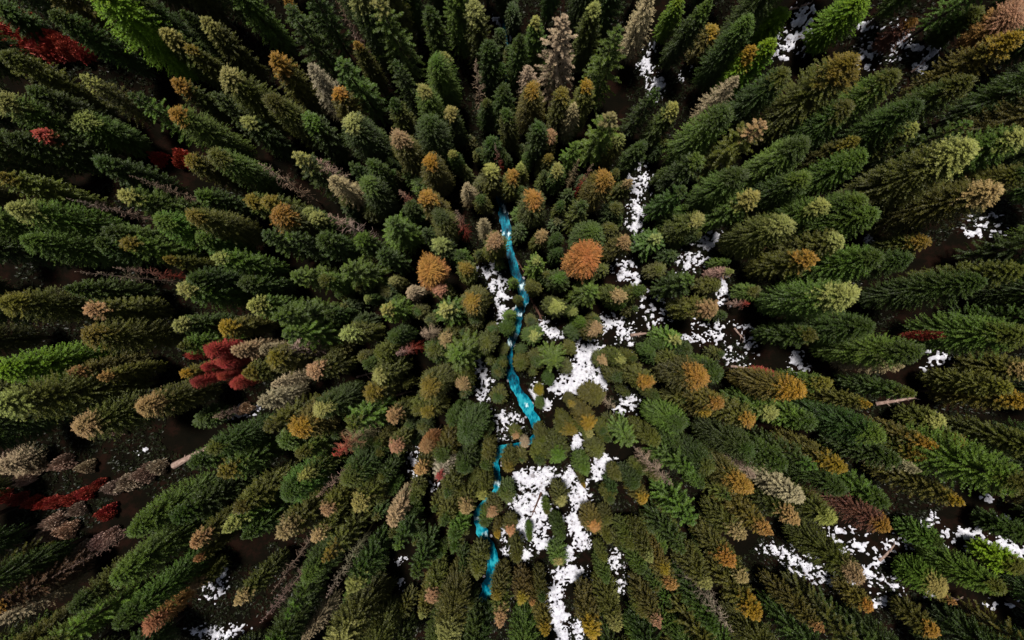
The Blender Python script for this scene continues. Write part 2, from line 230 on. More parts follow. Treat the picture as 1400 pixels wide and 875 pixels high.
l|B|0|4.30|-11.27|7.0|1.01|V|Y|3.3|0.0|193|small bright yellow larch standing in snow just right of the creek
d|S|5|14.25|-6.00|7.4|1.24|O|Q|1.1|-1.4|27|small olive spruce with tan tip, nearest one upper right of the jagged central snow patch
o|S|1|15.55|-5.44|12.4|1.34|O|p|-0.2|-1.2|108|olive green pine with pale tip, nearest one upper right of the jagged central snow patch
o|S|7|17.85|-5.55|11.9|1.07|O|G|1.9|-1.2|290|olive green pine, nearest such tree right of the jagged central snow patch
o|S|5|15.83|-8.30|9.5|1.36|O|G|-0.9|2.4|268|small olive green pine, nearest such tree right of the jagged central snow patch
o|S|1|18.44|-7.92|16.5|1.80|O|A|-2.3|0.7|140|olive green pine with amber tip, nearest such tree right of the jagged central snow patch
o|E|2|24.16|-7.89|17.3|2.36|O|A|0.1|1.9|88|olive green pine with amber tip, nearest lower left of the broken snow near the slope
o|S|5|9.30|-12.60|7.8|0.97|O|y|-1.7|2.3|212|small olive green pine with yellow tip, nearest one right of the small bright yellow larch
o|S|1|12.06|-11.59|12.0|1.60|O|O|-0.5|3.0|28|olive green pine, nearest such tree below the jagged central snow patch
b|N|8|14.02|-11.88|15.1|1.28|S|S|0.1|-0.2|37|half hidden grey pink bare dead tree, nearest lower right of the jagged central snow patch
l|S|5|10.90|-13.97|14.5|1.50|V|Y|-0.8|-2.3|101|olive gold larch with yellow tip, nearest such tree below the jagged central snow patch
o|S|5|8.12|-16.74|8.3|1.35|O|y|-0.6|-1.0|169|half hidden olive green pine with yellow tip, nearest one right of the sharp creek bend
l|S|5|26.72|-10.99|16.2|1.66|V|A|0.6|-1.1|296|olive gold larch with amber tip, nearest such tree left of the gold tipped slope larch
l|S|1|27.00|-12.76|12.3|1.29|V|Y|1.5|0.2|208|olive gold larch with yellow tip, nearest such tree left of the gold tipped slope larch
l|S|11|30.17|-12.57|15.9|1.80|V|A|-0.4|0.3|196|olive gold larch with amber tip, nearest one lower left of the gold tipped slope larch
s|S|9|26.87|-7.80|15.1|1.84|G|G|2.6|-1.3|216|dark green spruce, nearest such tree below the broken snow near the slope
o|S|1|1.44|-6.43|13.3|1.25|O|O|0.4|0.1|207|olive green pine, nearest such tree upper left of the small bright yellow larch
o|S|1|1.11|3.05|8.5|0.84|O|G|0.3|1.9|121|small olive green pine, nearest such tree lower left of the white creek rapids
s|S|9|-0.81|-0.86|14.0|1.24|G|G|-1.8|-1.2|163|dark green spruce, nearest such tree below the snow strip beside the rapids
s|S|1|5.73|-8.93|10.1|0.92|G|G|1.1|-1.2|45|small dark green spruce, nearest such tree upper right of the small bright yellow larch
s|S|5|4.62|-13.34|7.4|0.83|G|G|-1.9|-1.7|29|small dark green spruce, nearest such tree below the small bright yellow larch
s|E|10|37.70|2.53|21.6|2.66|B|p|-1.1|-3.2|11|broad bright green spruce with pale tip in the middle of the right slope
s|E|2|40.60|-0.88|17.2|2.22|G|G|-1.3|-2.0|219|dark green spruce, nearest such tree lower right of the broad right slope spruce
s|E|10|40.20|12.26|18.4|2.34|B|B|1.9|-1.8|126|bright green spruce, nearest such tree left of the huge tan tipped spruce
o|S|0|38.86|10.04|16.8|1.85|O|p|-1.6|1.8|211|olive green pine with pale tip, nearest such tree above the broad right slope spruce
s|E|6|41.09|7.05|18.9|2.24|B|G|-1.3|-0.0|96|bright green spruce, nearest such tree upper right of the broad right slope spruce
o|S|8|51.43|10.06|10.3|1.53|O|y|-2.2|-0.6|117|small olive green pine with yellow tip, nearest lower left of the huge tan tipped spruce
s|E|4|49.53|2.90|18.1|2.15|G|G|3.5|2.9|112|dark green spruce, nearest such tree above the far right red tree
o|S|2|54.20|5.09|16.6|1.85|O|O|-0.2|1.1|39|olive green pine, nearest such tree below the far right snow patch
d|T|7|46.26|-5.96|13.6|1.46|W|P|0.4|-2.1|224|blunt pale tan spruce on the right slope, left of snow and a red tree
s|E|9|44.15|-3.97|19.1|2.34|B|G|-1.1|-0.6|338|bright green spruce, nearest such tree above the blunt pale spruce
l|E|1|34.07|-8.77|18.1|2.19|V|Y|1.1|0.4|157|olive gold larch with yellow tip, right of the dark red tree
m|B|1|35.83|-7.58|7.8|1.09|X|X|1.1|-0.2|44|small dark red leaved tree just below the broken snow on the right
s|S|11|39.53|-8.85|13.9|1.43|B|y|-1.5|-4.4|311|bright green spruce with yellow tip, nearest such tree right of the gold tipped slope larch
m|B|5|53.31|-2.39|9.6|0.69|X|X|3.4|0.8|189|red leaved tree standing just above a snow patch near the right edge
s|E|5|55.07|-1.92|16.1|2.51|B|O|1.4|0.8|107|large bright green spruce with olive tip, nearest upper right of snow by the red tree
o|S|9|55.36|-13.37|7.7|1.71|O|p|-0.8|0.1|262|small olive green pine with pale tip, nearest upper right of the olive tipped slope pine
d|S|6|61.80|-6.15|9.6|1.80|O|Q|-1.0|-1.8|233|small olive spruce with tan tip, nearest one right of the snow by the red tree
o|S|11|57.51|-7.88|13.1|1.47|O|y|1.5|1.0|227|olive green pine with yellow tip, nearest lower right of the snow by the red tree
l|S|0|58.58|-10.14|13.4|1.61|V|Y|0.8|4.1|96|olive gold larch with yellow tip, nearest lower right of the snow by the red tree
l|S|3|43.54|-10.95|14.0|1.24|V|Y|1.7|3.1|141|olive gold larch with yellow tip, nearest such tree lower left of the blunt pale spruce
s|E|7|43.37|6.17|18.7|2.06|G|G|0.4|1.7|91|dark green spruce, nearest such tree upper left of the far right red tree
d|T|8|-69.46|-19.87|7.2|1.83|W|P|0.5|0.6|311|long pale tan spruce touching the left edge below the middle
s|E|3|-44.11|-23.68|18.1|2.36|B|B|-1.9|1.8|272|bright green spruce, nearest such tree above the largest lower left spruce
o|S|11|-43.93|-24.81|13.8|1.59|O|y|-2.8|-0.2|53|half hidden olive green pine with yellow tip, nearest upper right of largest lower left spruce
s|S|10|-35.55|-19.19|16.7|1.91|B|y|-1.6|0.0|348|bright green spruce with yellow tip, nearest such tree below the snow streak on left slope
s|S|3|-35.36|-24.92|16.4|1.92|B|p|1.7|-2.3|78|bright green spruce with pale tip, nearest one upper left of the bare trunk lower left
l|S|7|-40.03|-27.60|14.9|1.44|V|Q|0.9|2.3|16|olive gold larch with tan tip, nearest one upper right of the largest lower left spruce
l|S|9|-41.91|-31.79|10.3|0.91|V|R|0.4|0.1|348|small olive gold larch with orange tip, nearest one right of the largest lower left spruce
d|S|1|-43.92|-36.52|7.5|1.47|O|Q|1.8|-1.0|2|small olive spruce with tan tip, nearest such tree right of the largest lower left spruce
d|S|0|-34.89|-35.95|14.0|1.47|O|Q|-0.1|0.4|154|olive spruce with tan tip, nearest such tree lower left of the bare trunk lower left
s|E|3|-44.29|-28.18|20.7|2.55|B|B|3.4|-1.0|107|very large bright green spruce near the bottom left corner
s|E|4|-45.53|-34.89|17.7|1.98|B|G|0.5|1.0|16|bright green spruce, nearest such tree below the largest lower left spruce
o|E|11|-50.14|-32.51|17.9|1.96|O|G|0.7|1.6|8|olive green pine, nearest such tree lower left of the largest lower left spruce
l|B|11|-45.82|-38.98|12.5|1.41|R|J|0.0|-2.0|269|orange larch with pinkish tip, nearest such tree left of the bottom left snow patches
o|S|10|-64.98|-35.09|8.8|1.71|O|y|-1.9|-1.5|96|small olive green pine with yellow tip, nearest one below the pale spruce at left edge
s|S|4|-61.15|-34.33|14.3|1.65|K|A|2.3|0.9|271|brown spruce with amber tip, nearest such tree left of the largest lower left spruce
d|T|9|-61.92|-36.85|13.5|1.54|W|P|2.3|-1.5|195|pale tan spruce, nearest such tree lower left of the largest lower left spruce
b|N|0|-52.06|-29.29|17.6|0.85|S|S|-0.7|-0.4|310|grey pink bare dead tree, nearest such tree left of the largest lower left spruce
u|U|1|-68.84|-27.10|1.7|0.68|X|X|0.0|0.0|24|low red shrub, third such shrub below the pale spruce at left edge
u|U|2|-65.23|-26.45|1.8|0.78|X|X|0.0|0.0|127|low red shrub, second such shrub lower right of the pale spruce at left edge
u|U|6|-61.74|-24.45|1.7|0.69|X|X|0.0|0.0|245|low red shrub, nearest such shrub below the huge tan spruce left
u|U|7|-60.28|-28.58|1.9|0.88|X|X|0.0|0.0|147|low red shrub, nearest such shrub upper left of the largest lower left spruce
u|U|6|-72.34|-26.22|1.8|0.77|X|X|0.0|0.0|251|low red shrub, nearest such shrub below the pale spruce at left edge
b|N|11|-22.28|-17.02|19.9|2.01|P|X|-1.7|2.1|11|pale bare dead tree, nearest such tree lower right of the grey tan spruce
d|S|5|-16.85|-18.33|13.2|1.50|O|J|1.4|-2.5|206|olive spruce with pinkish tip, nearest such tree left of the round snow patch mid creek
l|B|4|-11.90|-17.74|13.7|1.30|R|J|0.1|-1.0|339|orange larch with pinkish tip, nearest such tree left of the round snow patch mid creek
o|S|1|-9.46|-17.99|16.4|1.65|O|G|-1.8|0.1|175|olive green pine, nearest such tree left of the round snow patch mid creek
d|S|1|-12.64|-20.92|13.0|1.25|O|Q|-3.4|-1.4|110|olive spruce with tan tip, nearest such tree above the small snow fleck low centre
d|T|5|-10.58|-21.92|14.4|1.59|S|X|-1.3|1.4|335|grey pink spruce, nearest such tree left of the small white cascade
s|S|9|-28.21|-18.06|14.3|1.51|B|O|1.2|-1.5|197|bright green spruce with olive tip, nearest lower right of the snow streak on left slope
o|S|7|-26.97|-20.98|15.3|1.50|O|p|-0.3|-2.3|327|olive green pine with pale tip, nearest lower right of the snow streak on left slope
b|N|2|-24.01|-22.00|19.0|1.10|S|S|0.2|-0.8|246|half hidden grey pink bare dead tree, nearest such tree above the pale bare snag
s|S|11|-30.05|-16.01|14.7|1.83|B|B|1.2|1.4|71|bright green spruce, nearest such tree lower right of the snow streak on left slope
s|E|7|-28.58|-21.98|17.5|2.27|B|G|1.2|-2.0|174|bright green spruce, nearest such tree above the bare trunk lower left
o|S|2|-19.89|-24.70|16.4|1.70|O|p|1.6|-1.2|289|olive green pine with pale tip, nearest such tree above the pale bare snag
d|S|1|-24.75|-24.89|14.4|1.53|O|Q|0.7|2.3|276|olive spruce with tan tip, nearest such tree above the pale bare snag
d|S|1|-16.65|-27.31|14.6|1.48|W|P|1.5|-0.3|43|pale tan spruce, nearest such tree above the small snow fleck low centre
o|S|10|-9.51|-28.37|15.5|1.57|O|G|-0.2|2.2|73|olive green pine, nearest such tree lower left of the small white cascade
d|S|1|-6.94|-26.98|13.8|1.33|O|Q|2.0|-0.4|128|olive spruce with tan tip, nearest such tree left of the small white cascade
s|S|2|-7.55|-29.46|15.4|1.58|B|G|-0.0|-1.5|33|bright green spruce, nearest such tree upper left of the lower creek bend
d|S|5|-2.81|-30.21|7.5|1.31|O|J|3.4|-0.2|304|small olive spruce with pinkish tip, nearest such tree below the small white cascade
d|S|5|-0.34|-32.89|7.1|1.19|O|J|-0.2|0.8|348|small olive spruce with pinkish tip, nearest such tree lower left of the largest snow field
l|S|5|-2.35|-33.41|7.8|0.79|V|Y|-0.6|0.8|8|small olive gold larch with yellow tip, nearest such tree above the lower creek bend
d|S|11|-29.15|-27.40|17.2|1.79|O|Q|-2.9|-1.6|296|olive spruce with tan tip, nearest such tree above the bare trunk lower left
d|S|8|-26.68|-29.28|13.0|1.54|O|Q|0.7|0.7|356|olive spruce with tan tip, nearest such tree upper left of the pale bare snag
b|N|10|-30.09|-32.06|18.3|0.90|S|S|-4.3|-1.0|218|long thin bare dead tree in the lower left, pointing away from the creek
b|N|7|-22.73|-33.30|19.7|1.19|P|S|-1.0|0.6|248|pale tan bare dead tree low in the photo, left of the lower creek bend
b|N|9|-30.28|-36.66|17.2|1.00|S|S|-1.9|-1.4|92|grey pink bare dead tree, nearest such tree below the bare trunk lower left
d|S|2|-11.53|-39.57|13.0|1.52|O|J|0.1|-0.1|141|olive spruce with pinkish tip, nearest one lower right of the small snow fleck low centre
o|S|10|-12.82|-41.58|13.5|1.42|O|p|-0.4|0.2|306|olive green pine with pale tip, nearest lower right of the small snow fleck low centre
o|S|5|-5.35|-37.93|10.8|1.71|O|O|-0.6|0.8|346|small olive green pine, nearest such tree upper left of the lower creek bend
o|S|5|-8.21|-31.86|14.2|1.51|O|G|-0.2|0.6|327|olive green pine, nearest such tree upper left of the lower creek bend
o|S|4|-1.06|-40.54|11.4|1.30|O|y|-5.2|3.7|123|small olive green pine with yellow tip, nearest one lower right of the lower creek bend
d|S|10|-1.79|-41.59|15.2|1.63|O|Q|-0.1|-2.8|104|olive spruce with tan tip, nearest such tree right of the lower end of the creek
d|T|7|-27.19|-43.10|12.4|1.37|W|P|2.2|-4.5|341|pale tan spruce, nearest such tree lower right of the bare trunk lower left
o|S|11|-0.32|-21.86|11.8|1.27|O|y|1.4|0.2|279|olive green pine with yellow tip, nearest such tree above the small white cascade
o|S|5|-14.35|-12.74|12.1|1.34|O|O|3.8|-1.6|95|olive green pine, nearest such tree below the star shaped fir
o|S|0|7.75|-15.54|14.6|1.32|O|y|2.3|-0.1|99|olive green pine with yellow tip, nearest such tree right of the sharp creek bend
o|S|9|10.89|-16.33|11.6|1.09|O|p|-1.9|2.2|286|olive green pine with pale tip, nearest such tree right of the sharp creek bend
o|S|5|6.47|-19.06|16.2|1.74|O|B|-0.7|-1.8|309|olive green pine with lighter tip, nearest such tree lower right of the sharp creek bend
o|S|1|4.23|-20.78|11.5|1.27|O|G|0.9|0.8|281|olive green pine, nearest such tree below the sharp creek bend
s|S|5|10.90|-22.39|10.2|1.34|B|B|0.0|0.1|11|small bright green spruce, nearest such tree lower right of the sharp creek bend
o|S|1|7.48|-27.36|10.0|1.31|O|p|0.9|0.2|187|small olive green pine with pale tip, nearest one upper right of the largest snow field
l|S|3|10.90|-25.00|9.6|0.55|V|Y|0.6|-0.2|20|small olive gold larch with yellow tip, nearest such tree above the golden larch by snow
l|T|4|0.44|-17.88|9.0|1.00|V|J|-0.4|1.5|23|small olive gold larch with pinkish tip, nearest lower right of round snow patch mid creek
d|T|11|2.04|-19.76|7.0|0.85|W|P|-0.2|0.3|6|small pale tan spruce, nearest such tree lower left of the sharp creek bend
f|F|10|17.11|-17.16|13.3|2.09|B|B|-0.7|-2.9|0|bright green fir, nearest such tree lower right of the jagged central snow patch
o|S|9|19.37|-16.42|14.1|1.40|O|O|-2.5|-0.5|221|olive green pine, nearest such tree lower right of the jagged central snow patch
b|N|9|20.14|-20.94|17.8|1.42|S|S|0.9|1.2|12|grey pink bare dead tree, nearest such tree upper right of the golden larch by snow
f|F|1|22.56|-20.47|17.5|1.92|B|B|0.5|4.7|78|bright green fir, nearest such tree upper right of the golden larch by snow
l|E|10|29.48|-21.03|16.8|2.03|V|A|0.4|-0.6|312|olive gold larch with amber tip, nearest such tree left of the bright gold slope larch
d|T|1|32.51|-20.61|11.4|1.10|W|S|0.5|2.3|286|small pale tan spruce, nearest such tree left of the bright gold slope larch
l|S|5|12.66|-31.94|7.1|1.80|V|R|-1.1|1.2|243|large golden orange larch at the right border of the largest snow field
s|S|10|7.47|-37.88|7.0|1.59|B|p|1.6|0.4|214|small bright green spruce with pale tip, nearest lower left of the golden larch by snow
f|F|10|23.50|-26.18|16.5|2.18|B|B|0.3|-0.3|276|bright green fir, nearest such tree right of the golden larch by snow
l|S|2|28.62|-31.70|14.4|1.67|V|A|0.0|-0.3|339|olive gold larch with amber tip, nearest such tree above the bare tree at bottom edge
l|S|3|31.90|-26.63|15.2|1.79|V|R|-0.7|2.7|329|olive gold larch with orange tip, nearest upper left of the long snow streak lower right
d|S|10|30.44|-28.60|13.9|1.58|O|Q|1.5|-1.0|252|olive spruce with tan tip, nearest one upper left of the long snow streak lower right
l|S|5|21.55|-35.77|15.2|1.54|V|R|-0.5|0.4|65|olive gold larch with orange tip, nearest upper left of the bare tree at bottom edge
l|S|8|20.88|-34.64|14.0|1.39|V|Y|-0.3|1.5|52|olive gold larch with yellow tip, nearest upper left of the bare tree at bottom edge
o|S|6|19.22|-32.57|14.9|1.39|O|p|-1.6|-0.7|50|olive green pine with pale tip, nearest such tree right of the golden larch by snow
b|N|3|25.91|-37.48|20.4|1.62|S|S|0.3|-1.9|247|grey pink bare dead tree pointing to the bottom edge, right of the snow tongue
o|S|3|26.04|-35.28|14.6|1.69|O|p|1.1|0.0|230|olive green pine with pale tip, nearest upper left of the bare tree at bottom edge
d|S|7|15.53|-42.79|8.5|1.43|O|p|-1.0|0.2|42|small olive spruce with pale tip, nearest such tree upper right of the bottom snow tongue
l|S|5|1.62|-41.47|10.3|1.37|V|Y|1.3|-0.2|326|small olive gold larch with yellow tip, nearest one lower right of the lower creek bend
l|S|6|3.02|-42.48|10.4|0.92|V|R|2.3|0.5|170|small olive gold larch with orange tip, nearest one upper left of the bottom snow tongue
l|S|10|20.12|-41.67|14.9|1.56|V|J|0.5|-1.7|288|olive gold larch with pinkish tip, nearest one left of the bare tree at bottom edge
l|S|9|30.76|-36.38|16.4|1.78|V|Y|0.4|1.7|234|olive gold larch with yellow tip, nearest one right of the bare tree at bottom edge
d|S|4|31.06|-33.20|13.2|1.42|O|Q|-5.0|-0.4|142|olive spruce with tan tip, nearest one upper right of the bare tree at bottom edge
l|S|8|11.72|-43.66|13.8|1.86|V|Y|2.1|1.1|284|olive gold larch with yellow tip, nearest such tree right of the bottom snow tongue
o|S|8|14.03|-41.94|14.7|1.41|O|p|2.3|2.2|358|olive green pine with pale tip, nearest such tree right of the bottom snow tongue
l|S|6|4.16|-43.24|15.6|1.49|V|Y|-2.2|1.4|350|olive gold larch with yellow tip, nearest such tree left of the bottom snow tongue
o|S|5|16.36|-24.37|7.3|1.07|O|O|-0.8|0.9|28|small olive green pine, second such tree upper right of the golden larch by snow
l|S|5|18.93|-25.75|11.6|1.25|V|Y|-0.2|-0.4|109|olive gold larch with yellow tip, nearest one upper right of the golden larch by snow
s|S|11|5.63|-30.15|7.4|0.75|B|O|0.9|-3.1|287|small bright green spruce with olive tip, nearest such tree right of the largest snow field
s|S|1|2.72|-34.01|7.1|0.68|B|B|-0.8|0.8|248|small bright green spruce, nearest such tree lower left of the largest snow field
o|S|11|0.43|-35.87|9.9|1.12|O|O|0.1|2.5|2|small olive green pine, nearest such tree upper right of the lower creek bend
s|S|6|26.39|-38.93|16.4|1.82|G|G|1.4|-2.4|22|dark green spruce, nearest such tree left of the bare tree at bottom edge
l|S|8|39.19|-17.26|16.2|1.71|V|Y|0.3|-1.4|105|olive gold larch with bright yellow tip, midway on the lower right slope
o|S|6|49.52|-16.08|13.1|1.54|O|y|1.2|-1.9|51|olive green pine with yellow tip on the right slope, above a tan tipped spruce
d|T|10|48.26|-18.32|14.5|1.29|W|P|-0.6|-3.1|318|pale tan spruce, nearest such tree below the olive tipped slope pine
l|S|6|50.90|-15.11|13.2|1.57|V|Y|-1.3|2.1|141|olive gold larch with yellow tip, nearest such tree above the olive tipped slope pine
o|S|3|56.01|-15.03|10.5|1.75|O|y|2.7|-0.9|307|small olive green pine with yellow tip, nearest upper right of the olive tipped slope pine
d|S|5|35.56|-21.84|15.5|1.75|W|P|0.9|0.7|268|pale tan spruce, nearest such tree lower left of the bright gold slope larch
d|E|10|38.68|-23.96|16.3|2.02|O|p|1.4|2.2|195|olive spruce with pale tip, nearest one upper right of the long snow streak lower right
d|S|0|35.29|-25.28|14.3|1.45|O|Q|-0.6|-2.0|216|olive spruce with tan tip, nearest such tree above the long snow streak lower right
s|S|8|44.02|-21.36|15.2|1.85|B|G|-0.6|1.2|268|bright green spruce, nearest such tree lower left of the olive tipped slope pine
l|S|6|51.52|-20.72|15.1|1.64|V|Y|0.2|-0.6|75|olive gold larch with yellow tip, nearest such tree below the olive tipped slope pine
s|E|6|51.66|-16.30|21.0|2.80|B|O|-0.5|0.6|248|large bright green spruce with olive tip, nearest one right of the olive tipped slope pine
s|E|0|43.01|-23.22|16.8|1.97|K|A|1.2|-2.3|78|brown spruce with amber tip, nearest such tree above the twin snow patch lower right
s|S|3|55.72|-29.24|7.3|1.60|B|G|-1.0|-0.6|277|small bright green spruce, nearest such tree upper right of the twin snow patch lower right
s|E|6|55.46|-34.76|7.3|2.06|B|p|-1.8|-0.4|256|small bright green spruce with pale tip, nearest lower right of twin snow patch lower right
s|E|10|57.65|-32.66|11.9|2.09|B|O|3.9|-0.7|160|bright green spruce with olive tip, nearest such tree below the lower right corner snow
s|S|8|64.92|-31.77|7.0|1.81|L|O|-0.9|-1.7|340|small lime green spruce with olive tip, nearest lower right of the lower right corner snow
l|S|0|47.28|-38.10|7.4|1.31|V|A|-0.4|0.5|358|small olive gold larch with amber tip, nearest lower left of twin snow patch lower right
l|S|10|37.68|-38.26|14.5|1.42|V|R|-0.0|-1.9|252|olive gold larch with orange tip, nearest such tree below the long snow streak lower right
l|S|9|54.43|-40.08|7.5|1.44|V|A|0.6|0.8|271|small olive gold larch with amber tip, nearest lower right of twin snow patch lower right
l|T|7|57.20|-36.55|7.0|0.98|V|R|-1.1|1.4|291|small olive gold larch with orange tip, nearest such tree below the lower right corner snow
d|E|7|41.04|-30.26|15.7|2.00|O|Q|0.5|1.1|328|olive spruce with tan tip, nearest such tree right of the long snow streak lower right
s|S|4|65.20|-27.67|7.5|1.67|G|G|-2.3|-2.1|311|small dark green spruce, nearest such tree upper right of the lower right corner snow
s|E|3|39.29|-20.13|15.6|2.03|G|G|-1.8|-1.4|195|dark green spruce, nearest such tree below the bright gold slope larch
u|U|9|-66.03|39.64|2.3|1.37|X|X|0.0|0.0|269|low red shrub, second such shrub upper left of the red tipped spruce
u|U|5|-63.16|38.47|2.2|1.29|X|X|0.0|0.0|43|low red shrub, third such shrub left of the big lime corner spruce
u|U|3|-60.25|37.51|1.9|0.93|X|X|0.0|0.0|209|low red shrub, nearest such shrub left of the big lime corner spruce
u|U|0|-67.37|38.16|2.2|1.29|X|X|0.0|0.0|123|low red shrub, nearest such shrub upper left of the red tipped spruce
u|U|1|-52.39|23.89|1.9|0.88|X|X|0.0|0.0|79|low red shrub, nearest such shrub above the pale tipped left spruce
u|U|7|-48.95|24.10|2.1|1.18|X|X|0.0|0.0|90|low red shrub, nearest such shrub upper right of the pale tipped left spruce
s|S|1|-1.75|31.66|15.5|1.64|G|G|-0.2|-2.2|193|dark green spruce, nearest such tree lower right of the bare pinkish top snag
o|S|1|0.00|28.38|14.7|1.57|O|G|3.1|-0.1|261|olive green pine, nearest such tree lower right of the bare pinkish top snag
s|S|9|-3.07|36.04|15.4|1.70|G|G|2.3|0.5|173|dark green spruce, nearest such tree upper right of the bare pinkish top snag
s|S|3|0.75|36.84|16.6|1.68|G|G|-1.2|0.9|247|dark green spruce, nearest such tree lower right of the top edge creek glimpse
s|S|4|-0.64|48.84|6.0|1.64|G|G|-0.3|-0.2|300|half hidden dark green spruce, nearest such tree above the top edge creek glimpse
s|S|6|-4.12|31.64|12.1|1.33|G|O|-3.4|-1.3|197|dark green spruce with olive tip, nearest such tree below the bare pinkish top snag
m|B|6|-39.52|-7.76|9.1|0.76|X|X|-0.7|0.7|46|dark red leaved tree, nearest such tree below the red tree cluster
m|B|3|-40.20|-5.76|11.0|0.83|X|X|1.3|-1.3|59|dark red leaved tree, nearest such tree lower left of the red tree cluster
u|U|6|-74.23|-25.93|1.9|0.87|X|X|0.0|0.0|45|low red shrub, nearest such shrub lower left of the pale spruce at left edge
u|U|0|-70.35|-26.81|1.8|0.78|X|X|0.0|0.0|348|low red shrub, second such shrub below the pale spruce at left edge
u|U|7|-67.39|-26.90|1.8|0.78|X|X|0.0|0.0|223|low red shrub, nearest such shrub lower right of the pale spruce at left edge
u|U|9|-63.26|-25.66|1.8|0.78|X|X|0.0|0.0|327|low red shrub, second such shrub below the huge tan spruce left
u|U|11|-67.73|39.10|2.5|1.64|X|X|0.0|0.0|51|low red shrub, third such shrub upper left of the red tipped spruce
u|U|3|-64.86|37.76|2.4|1.47|X|X|0.0|0.0|272|low red shrub, third such shrub above the red tipped spruce
u|U|5|-61.65|37.95|2.2|1.20|X|X|0.0|0.0|46|low red shrub, second such shrub left of the big lime corner spruce
s|S|1|-1.01|35.10|12.6|1.31|G|G|-1.4|-4.2|326|dark green spruce, nearest such tree below the top edge creek glimpse
s|S|5|-1.71|42.88|7.3|1.11|G|G|1.9|-0.8|229|small dark green spruce, nearest such tree upper left of the top edge creek glimpse
o|S|9|-0.32|40.85|7.3|1.04|O|G|0.4|0.1|352|small olive green pine, nearest such tree below the top edge creek glimpse
s|S|4|-0.81|48.59|9.1|1.64|G|G|1.4|-0.5|299|small dark green spruce, second such tree above the top edge creek glimpse
s|S|11|0.00|46.24|7.2|1.30|G|G|-2.9|1.8|235|small dark green spruce, nearest such tree above the top edge creek glimpse
v|U|2|-70.14|-21.52|2.2|1.26|S|S|0.0|0.0|52|pale pinkish dry shrub, nearest such shrub lower right of the pale spruce at left edge
v|U|9|-72.88|-20.03|2.1|1.07|S|S|0.0|0.0|159|pale pinkish dry shrub, nearest such shrub upper left of the pale spruce at left edge
v|U|0|-66.53|-21.23|2.1|1.07|S|S|0.0|0.0|356|pale pinkish dry shrub, nearest such shrub right of the pale spruce at left edge
v|U|5|-57.33|-24.41|2.1|1.18|S|S|0.0|0.0|30|pale pinkish dry shrub, nearest such shrub upper left of the largest lower left spruce
v|U|8|-54.95|-22.98|2.1|1.08|S|S|0.0|0.0|100|pale pinkish dry shrub, nearest such shrub lower right of the huge tan spruce left
v|U|5|-59.36|-24.88|1.9|0.88|S|S|0.0|0.0|337|pale pinkish dry shrub, second such shrub upper left of the largest lower left spruce
v|U|1|-53.01|-22.00|1.9|0.89|S|S|0.0|0.0|324|pale pinkish dry shrub, second such shrub lower right of the huge tan spruce left
v|U|0|-67.22|-29.62|2.1|1.07|S|S|0.0|0.0|329|pale pinkish dry shrub, second such shrub lower right of the pale spruce at left edge
v|U|10|-65.45|-30.86|2.0|0.97|S|S|0.0|0.0|346|pale pinkish dry shrub, fourth such shrub lower right of the pale spruce at left edge
v|U|6|-68.22|-31.51|1.9|0.87|S|S|0.0|0.0|150|pale pinkish dry shrub, second such shrub below the pale spruce at left edge
v|U|1|-63.10|-34.06|2.0|0.97|S|S|0.0|0.0|143|pale pinkish dry shrub, third such shrub left of the largest lower left spruce
v|U|8|-60.80|-33.02|2.0|0.98|S|S|0.0|0.0|268|pale pinkish dry shrub, second such shrub left of the largest lower left spruce
v|U|4|-59.14|-31.88|1.9|0.88|S|S|0.0|0.0|27|pale pinkish dry shrub, nearest such shrub left of the largest lower left spruce
v|U|5|-59.03|-16.21|1.9|0.88|S|S|0.0|0.0|142|pale pinkish dry shrub, nearest such shrub below the huge tan spruce left
v|U|2|-40.78|-13.58|1.8|0.81|S|S|0.0|0.0|64|pale pinkish dry shrub, nearest such shrub above the snow streak on left slope
v|U|2|-64.36|-28.16|1.8|0.78|S|S|0.0|0.0|160|pale pinkish dry shrub, third such shrub lower right of the pale spruce at left edge
v|U|5|-71.41|-23.18|1.9|0.87|S|S|0.0|0.0|71|pale pinkish dry shrub, nearest such shrub below the pale spruce at left edge
v|U|6|-63.32|-21.81|1.8|0.78|S|S|0.0|0.0|358|pale pinkish dry shrub, nearest such shrub lower left of the huge tan spruce left
s|S|2|-6.02|-47.16|13.8|1.42|G|G|0.9|1.5|89|dark green spruce, nearest such tree lower left of the lower end of the creek
s|S|11|-4.09|-47.76|13.7|1.42|G|G|1.0|2.6|232|dark green spruce, nearest such tree lower right of the lower end of the creek
o|T|8|34.91|9.53|9.5|0.76|O|J|2.3|2.0|174|half hidden olive green pine with pinkish tip, nearest right of snow patch under orange crown
o|S|5|4.36|-17.91|11.2|1.18|O|O|2.0|0.5|42|small olive green pine, nearest such tree upper right of the sharp creek bend
o|S|5|-3.38|-21.72|11.6|1.18|O|G|-2.5|-1.8|29|olive green pine, nearest such tree above the small white cascade
o|S|2|-3.97|-25.28|14.0|1.24|O|p|-1.3|-1.0|355|olive green pine with pale tip, nearest such tree left of the small white cascade
s|S|4|32.68|-17.95|16.6|1.93|G|G|-0.2|2.1|10|dark green spruce, nearest such tree left of the bright gold slope larch
f|F|2|14.29|-47.80|24.6|1.76|G|B|1.0|-1.7|193|dark green fir with lighter tip, nearest such tree right of the bottom snow tongue
f|F|7|-67.02|-32.55|21.9|2.06|O|G|0.2|0.3|10|olive fir, nearest such tree below the pale spruce at left edge
s|E|0|66.35|10.69|20.1|2.18|B|O|1.0|-0.8|255|bright green spruce with olive tip, nearest one lower right of the far right snow patch
l|E|6|57.30|23.37|22.2|2.46|V|Y|-0.4|2.8|276|olive gold larch with yellow tip, nearest such tree below the orange corner larch
